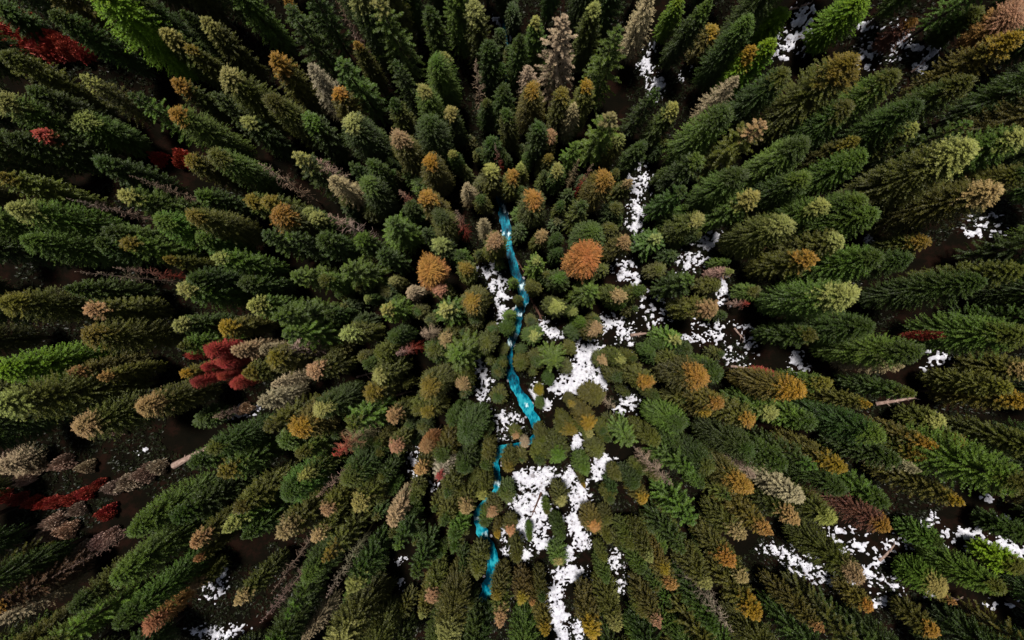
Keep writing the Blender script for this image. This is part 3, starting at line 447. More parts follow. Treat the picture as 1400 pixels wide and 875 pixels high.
s|E|9|25.56|-18.92|17.5|1.97|G|O|0.6|2.2|186|dark green spruce with olive tip, nearest one lower left of the gold tipped slope larch
f|E|3|-40.81|42.81|21.1|2.67|O|y|1.6|0.6|240|large olive fir with yellow tip, nearest such tree right of the big lime corner spruce
s|S|3|69.42|-25.19|18.1|1.91|G|O|1.8|2.9|348|dark green spruce with olive tip, nearest one upper right of the lower right corner snow
f|E|5|35.10|17.09|18.4|2.13|G|B|-1.9|0.4|123|dark green fir with lighter tip, nearest upper right of the snow patch under orange crown
s|E|6|32.59|29.63|18.1|2.25|G|O|-0.1|1.3|221|dark green spruce with olive tip, nearest such tree left of the huge gold tipped pine
s|E|8|69.69|-39.17|22.8|2.77|G|B|0.0|-1.0|212|dark green spruce with lighter tip, nearest one lower right of the lower right corner snow
s|S|8|13.53|43.74|15.6|1.90|G|G|1.9|-0.2|200|dark green spruce, nearest such tree upper right of the big pale tan spruce
s|S|1|-32.74|39.89|17.5|1.90|B|G|1.6|0.4|296|bright green spruce, nearest such tree above the long olive pine
o|E|9|-29.22|27.64|18.1|2.03|O|O|-1.9|-1.4|118|olive green pine, nearest such tree lower right of the long olive pine
s|E|5|-29.96|-40.85|17.0|2.15|G|B|0.4|-0.7|80|dark green spruce with lighter tip, nearest such tree below the bare trunk lower left
s|S|7|-7.54|42.02|18.5|1.92|B|p|0.9|0.5|43|bright green spruce with pale tip, nearest such tree left of the top edge creek glimpse
s|S|6|47.63|-8.90|13.7|1.53|G|O|0.5|0.3|148|dark green spruce with olive tip, nearest such tree lower right of the blunt pale spruce
f|E|10|28.90|-46.00|23.2|2.42|B|p|0.6|-0.4|115|bright green fir with pale tip, nearest such tree below the bare tree at bottom edge
f|F|3|-51.50|-37.34|18.4|2.02|B|O|0.4|-2.9|295|bright green fir with olive tip, nearest one lower left of the largest lower left spruce
f|E|8|-68.05|-2.52|17.9|2.28|O|O|-0.5|-0.7|144|olive fir, nearest such tree upper left of the lime tree at left edge
o|E|2|-18.92|-45.44|18.5|2.15|O|p|0.7|-1.9|254|olive green pine with pale tip, nearest such tree below the small snow fleck low centre
f|F|5|59.49|0.55|14.1|1.67|G|G|1.7|-2.8|123|dark green fir, nearest such tree upper right of the snow by the red tree
f|E|3|-23.80|-11.17|17.2|2.14|G|p|-2.0|-1.7|69|dark green fir with pale tip, nearest such tree lower right of the grey tan spruce
s|E|1|58.53|27.09|22.9|2.58|G|p|2.8|0.1|29|large dark green spruce with pale tip, nearest such tree below the orange corner larch
s|S|0|55.71|-42.88|20.5|1.73|G|O|-0.6|1.0|327|dark green spruce with olive tip, nearest lower right of the twin snow patch lower right
s|S|7|-68.63|34.14|18.4|1.82|B|G|-1.6|2.2|244|bright green spruce, nearest such tree upper left of the red tipped spruce
s|E|7|-70.43|-30.61|23.3|2.88|G|B|0.9|1.7|131|large dark green spruce with lighter tip, nearest one below the pale spruce at left edge
s|S|1|-62.14|21.86|15.7|1.83|G|B|0.3|0.9|237|dark green spruce with lighter tip, nearest such tree left of the red tipped spruce
o|S|7|60.16|-14.15|15.4|1.73|O|p|-0.1|2.5|254|olive green pine with pale tip, nearest such tree right of the olive tipped slope pine
s|S|3|23.75|39.61|17.0|1.74|G|B|-1.6|2.2|265|dark green spruce with lighter tip, nearest such tree upper right of the top snow flecks
s|E|7|-56.33|-40.52|16.5|2.01|B|O|-2.1|-2.6|294|bright green spruce with olive tip, nearest one lower left of the largest lower left spruce
f|F|0|22.30|-30.23|16.4|1.78|G|G|-0.1|-0.3|296|dark green fir, nearest such tree right of the golden larch by snow
o|E|2|65.44|-22.19|22.9|2.18|O|G|-1.7|4.6|92|olive green pine, nearest such tree upper right of the lower right corner snow
s|E|1|25.60|25.48|20.9|2.51|B|G|-2.1|1.1|182|large bright green spruce, nearest such tree lower right of the top snow flecks
o|E|6|-31.64|46.69|22.0|2.62|O|y|-0.3|2.7|103|half hidden olive green pine with yellow tip, nearest one above the long pale tan spruce
s|E|9|28.54|17.95|17.8|2.25|B|G|0.1|-1.2|319|bright green spruce, nearest such tree above the snow patch under orange crown
f|F|7|25.65|-43.77|16.0|1.98|O|O|1.8|3.3|6|olive fir, nearest such tree lower left of the bare tree at bottom edge
f|E|2|-56.51|-46.54|22.5|2.30|G|p|2.0|-0.7|185|dark green fir with pale tip, nearest such tree left of the bottom left snow patches
s|S|11|49.23|40.69|18.9|1.85|B|G|-1.6|-1.3|56|bright green spruce, nearest such tree above the upper right snow clearing
s|S|2|-70.97|28.08|18.6|1.84|G|B|-1.5|1.3|163|dark green spruce with lighter tip, second such tree left of the red tipped spruce
s|E|2|-18.51|39.54|19.7|2.27|G|p|0.0|-0.2|336|dark green spruce with pale tip, nearest such tree above the bright open fir
s|E|2|27.35|46.97|18.4|2.68|G|O|-1.6|0.3|4|dark green spruce with olive tip, nearest such tree upper right of the top snow flecks
o|E|9|-10.22|-8.55|19.6|2.32|O|y|-0.2|1.9|197|olive green pine with yellow tip, nearest such tree below the star shaped fir
s|E|3|65.96|1.52|19.3|2.77|G|p|1.8|-2.2|98|half hidden dark green spruce with pale tip, nearest one below the far right snow patch
s|S|1|37.37|-13.17|14.3|1.77|B|G|-0.5|-1.8|299|bright green spruce, nearest such tree upper left of the bright gold slope larch
o|E|9|32.75|-43.11|17.0|2.20|O|p|-0.4|-0.8|224|olive green pine with pale tip, nearest lower right of the bare tree at bottom edge
f|F|1|-30.37|-12.88|18.3|2.02|O|O|-1.9|1.6|290|olive fir, nearest such tree right of the snow streak on left slope
l|S|9|-52.81|39.13|15.7|1.92|V|Y|-1.2|-3.2|69|olive gold larch with yellow tip, nearest such tree left of the big lime corner spruce
s|E|11|-19.72|17.72|16.6|2.06|G|B|-2.1|1.7|337|dark green spruce with lighter tip, nearest such tree right of the pale tipped open fir
f|F|1|-37.44|27.99|14.7|1.84|G|G|-1.7|0.3|309|dark green fir, nearest such tree lower left of the long olive pine
f|E|6|-21.32|43.97|18.1|2.47|G|O|0.1|-0.8|199|dark green fir with olive tip, nearest such tree above the bright open fir
s|E|3|64.46|-41.40|21.5|1.97|G|B|2.5|1.6|120|dark green spruce with lighter tip, nearest such tree below the lower right corner snow
f|F|3|43.71|-40.34|16.9|1.91|G|O|-1.2|-0.7|292|dark green fir with olive tip, nearest lower left of the twin snow patch lower right
s|S|5|-16.50|-1.99|15.3|1.48|G|G|1.0|-1.5|124|dark green spruce, nearest such tree lower left of the star shaped fir
s|E|10|63.98|34.31|17.3|2.56|G|O|0.8|-0.5|209|large dark green spruce with olive tip, nearest one lower right of the orange corner larch
s|S|2|-64.40|10.60|24.4|1.76|B|G|-1.1|-0.2|303|half hidden bright green spruce, nearest one upper left of the gold pine at left edge
s|E|9|39.29|24.47|18.2|2.28|G|O|1.3|1.9|205|dark green spruce with olive tip, nearest one lower right of the huge gold tipped pine
s|S|11|-38.77|-23.38|17.4|1.88|G|G|-4.1|-0.8|87|dark green spruce, nearest such tree upper right of the largest lower left spruce
s|E|5|-5.44|-15.35|18.2|2.33|G|G|-2.1|-0.3|51|dark green spruce, nearest such tree left of the round snow patch mid creek
f|E|5|65.06|-14.84|21.1|2.20|G|B|1.0|-0.1|325|dark green fir with lighter tip, nearest lower right of the snow by the red tree
s|S|8|19.40|-46.06|21.5|1.84|G|O|-1.3|-0.1|221|dark green spruce with olive tip, nearest one left of the bare tree at bottom edge
s|E|3|46.86|-41.74|18.9|2.69|G|p|0.4|0.6|27|large dark green spruce with pale tip, nearest one below the twin snow patch lower right
s|E|7|-63.70|-32.57|21.1|2.09|G|G|-0.0|1.6|129|dark green spruce, nearest such tree below the pale spruce at left edge
s|E|6|-71.50|31.46|18.0|2.16|G|G|1.5|0.5|53|half hidden dark green spruce, nearest such tree upper left of the red tipped spruce
s|E|7|-74.34|-27.99|24.3|2.67|G|B|0.8|1.3|348|half hidden dark green spruce with lighter tip, nearest below the pale spruce at left edge
s|E|4|-50.18|-44.95|18.5|2.62|G|G|-1.1|0.7|15|large dark green spruce, nearest such tree left of the bottom left snow patches
d|E|9|-60.03|-40.93|18.9|2.56|O|Q|0.3|1.8|206|large olive spruce with tan tip, nearest one lower left of the largest lower left spruce
f|F|10|9.94|15.86|15.5|1.83|O|G|-0.1|1.0|158|olive fir, nearest such tree above the right round orange larch
s|E|10|-10.84|-46.03|16.5|1.97|G|G|-0.1|-0.2|248|dark green spruce, nearest such tree left of the lower end of the creek
s|S|10|-20.18|-34.28|17.6|1.94|G|p|0.7|-1.9|7|dark green spruce with pale tip, nearest such tree right of the pale bare snag
o|S|4|-15.68|42.50|22.7|1.93|O|O|0.5|0.7|290|olive green pine, nearest such tree upper right of the bright open fir
s|E|9|66.58|-9.16|20.8|2.29|G|B|4.2|1.8|91|dark green spruce with lighter tip, nearest one right of the snow by the red tree
s|S|5|45.58|-17.41|14.6|1.67|G|G|-2.8|0.1|349|dark green spruce, nearest such tree left of the olive tipped slope pine
f|F|6|3.52|7.90|15.7|1.73|B|p|-0.3|-0.8|329|bright green fir with pale tip, nearest such tree above the white creek rapids
s|E|10|35.10|21.06|18.6|2.42|B|G|2.1|2.0|248|bright green spruce, nearest such tree lower left of the huge gold tipped pine
s|E|9|-72.09|4.11|18.2|2.31|G|G|4.2|2.3|163|dark green spruce, nearest such tree upper left of the gold pine at left edge
o|S|0|-65.68|-9.70|17.2|1.83|O|y|-2.5|-0.8|245|olive green pine with yellow tip, nearest lower left of the lime tree at left edge
s|E|9|-20.71|25.68|17.4|2.32|G|p|0.1|-0.2|10|dark green spruce with pale tip, nearest such tree below the bright open fir
s|S|5|6.92|5.74|15.8|1.62|G|B|1.8|0.2|262|dark green spruce with lighter tip, nearest one lower left of the right round orange larch
s|E|11|-37.59|-47.74|24.3|2.82|G|B|-1.5|-1.6|266|dark green spruce with lighter tip, nearest such tree right of the bottom left snow patches
s|S|1|-11.12|-4.88|15.5|1.79|G|O|2.3|1.8|115|dark green spruce with olive tip, nearest such tree below the star shaped fir
s|E|4|-11.45|29.43|17.8|2.01|B|p|1.0|1.0|132|bright green spruce with pale tip, nearest such tree left of the bare pinkish top snag
s|E|4|30.62|39.70|18.9|2.16|G|B|-0.3|-0.5|118|dark green spruce with lighter tip, nearest such tree left of the snow between lime trees
s|E|6|61.92|40.43|19.6|1.96|G|G|0.1|-2.6|284|dark green spruce, nearest such tree above the orange corner larch
f|F|1|-13.19|-35.03|15.3|1.83|G|G|0.2|0.5|120|dark green fir, nearest such tree right of the small snow fleck low centre
o|S|1|-59.69|-46.36|24.5|1.90|O|O|-0.2|0.8|13|half hidden olive green pine, nearest such tree lower left of the largest lower left spruce
f|F|10|-24.84|40.16|19.8|2.04|G|O|-0.2|0.6|5|dark green fir with olive tip, nearest such tree above the long pale tan spruce
s|E|1|-48.86|38.81|24.7|1.96|G|G|-0.3|-0.9|95|half hidden dark green spruce, nearest such tree upper left of the big lime corner spruce
o|E|8|-21.23|-41.41|20.0|2.80|O|p|1.8|2.5|146|large olive green pine with pale tip, nearest such tree below the pale bare snag
o|E|9|-72.29|-23.62|22.4|2.12|O|y|0.3|1.0|245|olive green pine with yellow tip, nearest lower left of the pale spruce at left edge
o|E|2|-45.43|43.88|23.2|2.81|O|O|-0.6|-2.5|167|olive green pine, nearest such tree upper right of the big lime corner spruce
s|S|1|-58.84|39.39|22.2|1.83|G|G|2.0|2.1|111|dark green spruce, second such tree left of the big lime corner spruce
f|F|7|-23.19|-30.50|17.4|1.84|O|y|0.9|1.7|195|olive fir with yellow tip, nearest such tree above the pale bare snag
s|S|1|-6.87|-20.36|15.5|1.57|G|G|0.6|-0.5|108|dark green spruce, nearest such tree upper left of the small white cascade
s|S|11|-41.96|-48.40|23.7|1.84|B|G|-0.0|-0.7|152|half hidden bright green spruce, nearest such tree right of the bottom left snow patches
s|E|6|-36.40|43.42|21.3|2.84|G|p|0.3|0.2|127|dark green spruce with pale tip, nearest such tree above the long olive pine
f|F|1|-17.71|9.02|16.0|1.84|G|G|0.1|0.8|356|dark green fir, nearest such tree left of the left round orange larch
f|F|11|-27.83|-35.96|17.3|1.86|G|B|2.1|-1.6|33|dark green fir with lighter tip, nearest one lower right of the bare trunk lower left
l|E|11|2.62|31.08|15.6|2.03|V|Y|0.5|0.2|119|olive gold larch with yellow tip, nearest such tree right of the bare pinkish top snag
f|F|8|-27.48|9.84|17.4|1.86|G|B|-2.6|1.2|60|dark green fir with lighter tip, nearest such tree below the pale tipped open fir
s|S|8|-62.03|8.74|15.9|1.72|G|B|0.2|2.2|339|dark green spruce with lighter tip, nearest such tree above the gold pine at left edge
s|S|6|-63.32|-42.11|20.4|1.86|B|G|-2.3|1.9|149|bright green spruce, nearest such tree lower left of the largest lower left spruce
o|E|6|-68.40|-43.62|21.5|2.00|O|G|-0.3|1.4|166|olive green pine, nearest such tree below the pale spruce at left edge
f|E|10|-33.31|-47.34|22.9|2.77|G|O|-0.7|0.8|23|half hidden dark green fir with olive tip, nearest one below the bare trunk lower left
s|S|8|-38.82|16.02|13.9|1.58|G|B|-1.7|-2.5|50|dark green spruce with lighter tip, nearest such tree right of the pale tipped left spruce
f|F|0|35.62|-17.26|17.2|1.84|G|B|0.7|1.5|353|dark green fir with lighter tip, nearest such tree left of the bright gold slope larch
s|S|7|24.40|21.36|16.1|1.94|G|B|0.9|-1.1|43|dark green spruce with lighter tip, nearest such tree upper right of the upper snow strip
s|E|7|-60.70|11.86|16.8|2.22|B|O|-2.4|1.6|275|bright green spruce with olive tip, nearest such tree above the gold pine at left edge
f|F|8|49.52|20.88|17.9|1.93|G|B|0.6|-1.4|281|dark green fir with lighter tip, nearest such tree above the huge pale tipped pine
o|E|1|32.72|11.36|19.5|2.29|O|p|2.0|-0.4|290|olive green pine with pale tip, nearest one right of the snow patch under orange crown
s|S|5|-61.87|1.22|21.9|1.71|G|B|0.2|-1.8|111|dark green spruce with lighter tip, nearest lower left of the gold pine at left edge
s|S|7|-33.95|5.20|14.2|1.58|G|G|-2.6|0.5|138|dark green spruce, nearest such tree right of the pale tipped slope spruce
f|E|10|34.26|43.95|23.1|2.54|B|G|1.8|0.4|69|half hidden bright green fir, nearest such tree upper left of the snow between lime trees
s|S|10|62.90|-17.54|20.6|1.72|G|p|-1.1|-0.8|156|dark green spruce with pale tip, nearest such tree above the lower right corner snow
s|E|1|22.15|-14.09|16.3|2.13|B|G|-0.7|-0.5|333|bright green spruce, nearest such tree lower right of the jagged central snow patch
f|F|5|40.39|-37.99|17.4|1.98|O|G|-0.8|-0.3|149|olive fir, nearest such tree lower right of the long snow streak lower right
f|E|1|62.71|20.46|18.1|2.16|G|B|0.6|-2.9|7|dark green fir with lighter tip, nearest such tree above the far right snow patch
s|S|4|18.66|48.98|20.4|1.91|G|G|0.3|0.4|168|half hidden dark green spruce, nearest such tree above the top snow flecks
s|S|7|-16.44|-48.18|18.3|1.82|G|O|0.6|2.2|119|dark green spruce with olive tip, nearest such tree below the small snow fleck low centre
s|S|1|-24.73|9.97|17.3|1.83|G|G|-1.3|2.3|2|dark green spruce, nearest such tree below the pale tipped open fir
s|E|0|9.96|45.66|19.3|2.44|G|B|3.9|0.5|137|dark green spruce with lighter tip, nearest one upper right of the big pale tan spruce
s|E|7|35.42|-45.34|22.0|2.05|G|B|0.5|-0.8|198|half hidden dark green spruce, lighter tip, nearest lower right of bare tree at bottom edge
s|S|1|37.12|-40.80|22.9|1.92|G|O|1.5|0.6|197|dark green spruce with olive tip, nearest such tree below the long snow streak lower right
s|E|11|-66.26|-14.69|18.9|2.41|G|B|-3.0|0.8|162|dark green spruce with lighter tip, nearest such tree above the pale spruce at left edge
s|E|6|-64.37|19.68|19.3|2.04|G|G|-2.8|2.6|82|dark green spruce, nearest such tree lower left of the red tipped spruce
f|F|6|-45.00|26.05|15.9|1.79|B|G|-1.3|-2.0|312|bright green fir, nearest such tree below the big lime corner spruce
s|S|11|-26.72|25.78|15.2|1.92|G|B|0.3|-2.5|252|dark green spruce with lighter tip, nearest such tree above the pale tipped open fir
s|E|11|-59.51|-12.12|18.3|2.07|G|G|-4.3|2.1|124|dark green spruce, nearest such tree above the pale spruce at left edge
f|E|9|29.16|-16.32|17.5|2.13|G|G|-0.2|-0.8|245|dark green fir, nearest such tree lower left of the gold tipped slope larch
s|E|0|-26.26|-33.02|16.3|2.08|G|B|0.0|-0.4|238|dark green spruce with lighter tip, nearest such tree right of the bare trunk lower left
s|S|7|-39.10|-18.14|15.3|1.69|B|G|0.3|-1.9|290|bright green spruce, nearest such tree lower left of the snow streak on left slope
f|F|5|-15.72|-31.39|15.4|1.77|G|B|-2.6|0.7|355|dark green fir with lighter tip, nearest such tree above the small snow fleck low centre
f|F|0|25.43|-50.02|17.7|1.93|O|G|1.0|0.7|293|half hidden olive fir, nearest such tree lower left of the bare tree at bottom edge
l|S|0|-23.20|29.68|14.8|1.78|V|A|1.6|-0.5|160|olive gold larch with amber tip, nearest such tree lower left of the bright open fir
s|E|4|63.32|6.33|22.3|2.05|B|G|0.6|-2.3|51|half hidden bright green spruce, nearest such tree lower right of the far right snow patch
s|S|11|-8.25|-50.36|19.8|1.94|G|G|-1.3|-0.1|348|half hidden dark green spruce, nearest one lower left of the lower end of the creek
f|E|11|-69.89|16.84|22.4|2.78|O|O|0.8|0.8|283|large olive fir, nearest such tree lower left of the red tipped spruce
s|E|11|41.72|-12.80|18.9|2.20|G|B|2.3|0.5|272|dark green spruce with lighter tip, nearest one upper right of the bright gold slope larch
s|S|2|4.22|-52.07|18.4|1.89|G|p|-4.5|-0.4|343|half hidden dark green spruce with pale tip, nearest lower left of the bottom snow tongue
s|S|1|-9.56|10.02|14.8|1.67|G|p|1.7|3.1|159|dark green spruce with pale tip, nearest one upper right of the left round orange larch
o|E|3|18.17|-52.02|23.8|2.58|O|y|0.6|-0.9|267|half hidden olive green pine with yellow tip, nearest one right of the bottom snow tongue
s|E|1|-35.81|-15.73|17.6|1.99|G|O|-0.3|-1.0|317|dark green spruce with olive tip, nearest such tree below the snow streak on left slope
s|S|9|-33.74|25.50|14.5|1.68|G|p|0.3|-0.5|338|dark green spruce with pale tip, nearest such tree lower right of the long olive pine
s|S|1|29.95|15.03|17.3|1.86|B|p|-0.5|0.7|42|bright green spruce with pale tip, nearest upper right of the snow patch under orange crown
s|S|9|37.02|-1.93|15.2|1.56|G|O|1.0|-0.0|272|dark green spruce with olive tip, nearest such tree upper right of the dark red tree
s|S|9|33.09|-11.59|14.3|1.74|B|p|-2.0|-0.1|194|bright green spruce with pale tip, nearest one lower left of the gold tipped slope larch
s|S|9|-14.59|45.67|14.8|1.82|G|G|-1.6|-1.0|176|dark green spruce, nearest such tree upper right of the bright open fir
o|S|10|-8.67|-23.65|17.2|1.84|O|G|0.7|1.8|108|olive green pine, nearest such tree left of the small white cascade
f|F|11|61.42|-39.43|19.0|1.76|O|G|2.0|-2.3|237|olive fir, nearest such tree below the lower right corner snow
s|E|3|66.27|-34.61|18.2|1.95|G|O|-0.9|-0.1|176|dark green spruce with olive tip, nearest one lower right of the lower right corner snow
f|F|11|60.51|8.38|18.7|2.04|G|B|3.7|1.0|111|dark green fir with lighter tip, nearest such tree below the far right snow patch
f|F|6|53.98|38.33|19.1|1.73|B|G|-0.7|0.6|262|bright green fir, nearest such tree left of the orange corner larch
s|E|8|10.64|12.18|18.5|2.29|G|B|-1.8|-0.9|167|dark green spruce with lighter tip, nearest such tree above the right round orange larch
s|E|1|-3.86|49.39|21.6|2.05|G|B|-1.2|1.1|342|half hidden dark green spruce with lighter tip, nearest upper left of top edge creek glimpse
f|E|8|-69.61|-8.66|17.2|2.47|O|p|0.3|-0.9|134|half hidden olive fir with pale tip, nearest lower left of lime tree at left edge
l|E|3|-26.99|-13.03|17.2|2.29|V|Y|-2.2|1.7|207|olive gold larch with yellow tip, nearest one right of the snow streak on left slope
s|S|0|5.43|46.69|22.3|1.74|G|B|-2.7|2.2|241|dark green spruce with lighter tip, nearest such tree above the big pale tan spruce
f|F|3|-15.12|33.43|16.5|1.77|G|G|0.6|-0.2|58|dark green fir, nearest such tree right of the bright open fir
s|E|5|43.10|26.85|18.4|2.28|B|O|1.8|1.8|209|bright green spruce with olive tip, nearest such tree below the upper right snow clearing
s|E|0|-9.64|45.33|18.2|2.04|G|G|-2.6|-2.7|35|dark green spruce, nearest such tree upper left of the top edge creek glimpse
s|S|9|-65.85|35.26|22.7|1.84|G|G|-1.4|-0.3|219|dark green spruce, nearest such tree upper left of the red tipped spruce
s|S|10|-33.93|-28.01|15.0|1.69|G|G|2.2|-1.6|201|dark green spruce, nearest such tree upper left of the bare trunk lower left
f|F|4|23.69|4.77|16.7|1.96|G|B|2.5|1.4|200|dark green fir with lighter tip, nearest lower right of the pale tipped fir by snow
o|S|4|-33.61|-22.35|16.2|1.82|O|O|-3.8|-1.6|143|olive green pine, nearest such tree below the snow streak on left slope
s|E|10|63.93|30.62|21.9|2.30|G|p|-1.0|3.2|230|dark green spruce with pale tip, nearest such tree below the orange corner larch
s|S|9|-20.58|10.49|15.5|1.50|G|B|0.5|-1.8|228|dark green spruce with lighter tip, nearest one upper left of the left round orange larch
s|E|9|1.94|-47.03|18.0|2.05|B|G|0.4|1.6|205|bright green spruce, nearest such tree left of the bottom snow tongue
o|S|11|-3.14|21.45|14.2|1.64|O|p|0.3|0.4|73|olive green pine with pale tip, nearest upper left of the upper end of the creek
s|E|5|-21.19|-21.07|17.2|2.07|G|O|0.6|-1.0|281|dark green spruce with olive tip, nearest such tree above the pale bare snag
s|E|11|25.55|-46.93|22.6|1.96|B|G|2.4|-0.7|266|bright green spruce, nearest such tree lower left of the bare tree at bottom edge
s|E|9|40.85|44.67|17.7|2.08|G|p|4.0|1.0|192|half hidden dark green spruce with pale tip, nearest one above the snow between lime trees
s|S|7|62.11|0.04|19.1|1.73|G|B|-0.7|-0.2|301|dark green spruce with lighter tip, nearest upper right of the snow by the red tree
o|E|5|-8.36|-40.01|20.3|2.46|O|p|0.5|-1.5|81|olive green pine with pale tip, nearest one left of the lower end of the creek
s|E|5|36.12|13.59|17.6|1.96|B|p|-2.5|0.3|282|bright green spruce with pale tip, nearest such tree above the broad right slope spruce
f|F|10|-70.71|9.40|17.8|1.79|G|B|2.6|-1.9|75|half hidden dark green fir, lighter tip, nearest upper left of gold pine at left edge
s|E|9|67.35|16.82|19.3|2.47|B|O|-0.9|-0.0|80|bright green spruce with olive tip, nearest one upper right of the far right snow patch
s|E|1|58.40|-40.68|17.3|2.55|G|B|-1.6|1.5|325|large dark green spruce with lighter tip, nearest such tree below the lower right corner snow
l|S|9|36.12|7.71|17.2|1.78|V|A|1.8|0.9|291|olive gold larch with amber tip, nearest one upper left of the broad right slope spruce
f|E|7|61.55|3.42|20.3|2.37|G|p|1.9|1.3|27|dark green fir with pale tip, nearest such tree below the far right snow patch
s|E|5|29.05|35.83|17.6|1.99|G|B|-0.4|2.8|160|dark green spruce with lighter tip, nearest such tree right of the top snow flecks
f|E|6|-11.06|25.75|18.8|2.32|G|G|0.3|0.6|5|dark green fir, nearest such tree lower left of the bare pinkish top snag
s|S|5|18.84|-36.87|11.0|1.19|B|G|-0.2|-2.4|283|small bright green spruce, nearest such tree lower right of the golden larch by snow
f|F|9|-16.62|-45.01|7.4|1.51|O|O|1.3|0.1|259|small olive fir, second such tree below the small snow fleck low centre
o|S|0|17.48|-32.72|10.6|1.28|O|O|2.5|-0.1|21|small olive green pine, second such tree right of the golden larch by snow
f|F|11|-1.82|9.06|8.3|0.96|G|O|1.8|-2.8|15|small dark green fir with olive tip, nearest one above the snow strip beside the rapids
f|F|6|16.69|-35.08|7.3|0.96|O|G|0.2|0.2|206|small olive fir, nearest such tree lower right of the golden larch by snow
o|S|11|13.04|-45.69|6.8|0.91|O|G|0.3|2.3|276|half hidden olive green pine, nearest such tree right of the bottom snow tongue
f|F|5|-25.86|-17.18|8.8|1.13|O|G|1.1|1.2|130|small olive fir, nearest such tree below the grey tan spruce
s|S|1|-20.59|27.93|7.4|1.34|B|G|-1.8|0.9|19|small bright green spruce, nearest such tree lower right of the bright open fir
o|S|1|14.95|-34.05|6.5|0.93|O|O|-3.0|4.3|262|small olive green pine, nearest such tree lower right of the golden larch by snow
s|S|5|6.94|-32.42|10.5|1.09|G|G|1.6|-2.2|180|small dark green spruce, nearest such tree lower right of the largest snow field
s|S|5|-22.03|-0.25|8.8|1.30|G|G|-2.3|-3.1|32|small dark green spruce, nearest such tree upper right of the grey tan spruce
f|F|11|25.47|16.52|9.1|0.94|B|G|-0.0|-0.4|257|half hidden bright green fir, nearest such tree right of the upper snow strip
o|S|5|1.42|19.58|9.2|1.03|O|G|-0.7|2.1|97|small olive green pine, nearest such tree right of the upper end of the creek
s|S|1|-4.21|-31.87|7.4|1.16|B|G|-0.4|0.9|203|small bright green spruce, nearest such tree lower left of the small white cascade
s|S|5|20.89|-4.55|8.6|1.03|B|G|-0.1|2.2|250|small bright green spruce, nearest such tree right of the jagged central snow patch
o|S|1|14.98|13.63|10.0|1.33|O|O|-0.3|1.1|122|small olive green pine, nearest such tree lower left of the upper snow strip
f|F|4|-6.62|28.67|5.9|0.98|O|G|0.5|0.8|182|small olive fir, nearest such tree below the bare pinkish top snag
s|S|11|-11.22|-36.99|6.3|0.96|B|G|-1.5|-1.6|22|small bright green spruce, nearest such tree right of the small snow fleck low centre
s|S|8|25.64|-4.31|9.2|1.29|G|G|0.5|0.6|223|small dark green spruce, nearest such tree lower left of the broken snow near the slope
o|S|4|4.37|-41.03|10.5|1.04|O|G|-1.2|1.4|240|small olive green pine, nearest such tree upper left of the bottom snow tongue
o|S|1|14.36|-18.35|8.3|0.93|O|G|2.5|0.3|104|small olive green pine, second such tree right of the sharp creek bend
s|S|5|-23.43|-18.48|9.0|1.24|B|G|-0.1|0.1|199|small bright green spruce, nearest such tree lower right of the grey tan spruce
f|F|9|-25.33|-30.58|9.8|1.47|O|G|-1.8|0.4|126|small olive fir, nearest such tree above the pale bare snag
f|F|0|-23.94|-40.66|10.0|1.38|B|G|-1.4|-1.0|158|half hidden bright green fir, nearest such tree below the pale bare snag
f|F|9|-8.04|-37.76|9.2|1.03|G|G|-3.9|1.1|239|small dark green fir, nearest such tree left of the lower creek bend
o|S|4|15.21|-27.65|8.0|0.96|O|G|-0.1|0.1|45|small olive green pine, nearest such tree upper right of the golden larch by snow
o|S|11|23.33|-28.49|7.6|1.03|O|G|0.3|1.4|218|half hidden olive green pine, nearest such tree right of the golden larch by snow
s|S|6|28.24|-24.52|7.0|1.06|B|G|0.6|-0.5|239|small bright green spruce, nearest such tree upper left of the long snow streak lower right
o|S|3|-13.03|0.24|6.9|1.10|O|G|-1.4|-1.3|189|small olive green pine, nearest such tree left of the star shaped fir
f|F|6|-7.29|22.98|9.0|1.22|O|O|0.8|-1.1|220|small olive fir, nearest such tree upper left of the upper end of the creek
f|F|9|15.83|-15.96|7.1|1.09|O|G|-4.1|1.5|236|small olive fir, second such tree lower right of the jagged central snow patch
f|F|5|-16.63|-9.93|8.2|1.07|O|O|0.5|1.9|45|small olive fir, nearest such tree lower left of the star shaped fir
s|S|5|-15.50|-28.89|8.6|1.08|B|G|1.6|-0.7|56|small bright green spruce, nearest such tree above the small snow fleck low centre
o|S|4|3.81|-5.83|10.4|1.42|O|G|0.5|2.4|279|small olive green pine, nearest such tree above the small bright yellow larch
o|S|1|29.34|-18.63|8.7|1.13|O|O|-1.0|-0.9|281|small olive green pine, nearest such tree lower left of the gold tipped slope larch
s|S|1|-24.88|13.18|7.0|0.93|G|O|0.5|4.4|282|small dark green spruce with olive tip, nearest upper left of the left round orange larch
f|F|3|29.74|-24.90|10.4|1.45|O|G|-1.0|-2.5|222|small olive fir, nearest such tree left of the bright gold slope larch
f|F|3|-12.49|13.14|11.1|1.39|G|G|0.1|-1.5|19|small dark green fir, nearest such tree above the left round orange larch
o|S|5|-4.24|18.22|11.0|1.18|O|G|-3.0|0.3|123|small olive green pine, nearest such tree lower left of the upper end of the creek
f|F|6|30.39|24.99|8.4|0.97|G|G|1.7|-1.3|350|half hidden dark green fir, nearest such tree above the snow patch under orange crown
s|S|1|-18.55|-26.17|6.8|1.04|B|G|0.1|1.3|237|small bright green spruce, second such tree above the small snow fleck low centre
s|S|1|-14.31|20.80|8.6|1.53|B|G|3.0|-0.1|138|small bright green spruce, nearest such tree left of the upper end of the creek
o|S|1|-1.81|-11.82|9.2|1.28|O|G|-1.9|1.6|136|small olive green pine, nearest such tree above the round snow patch mid creek
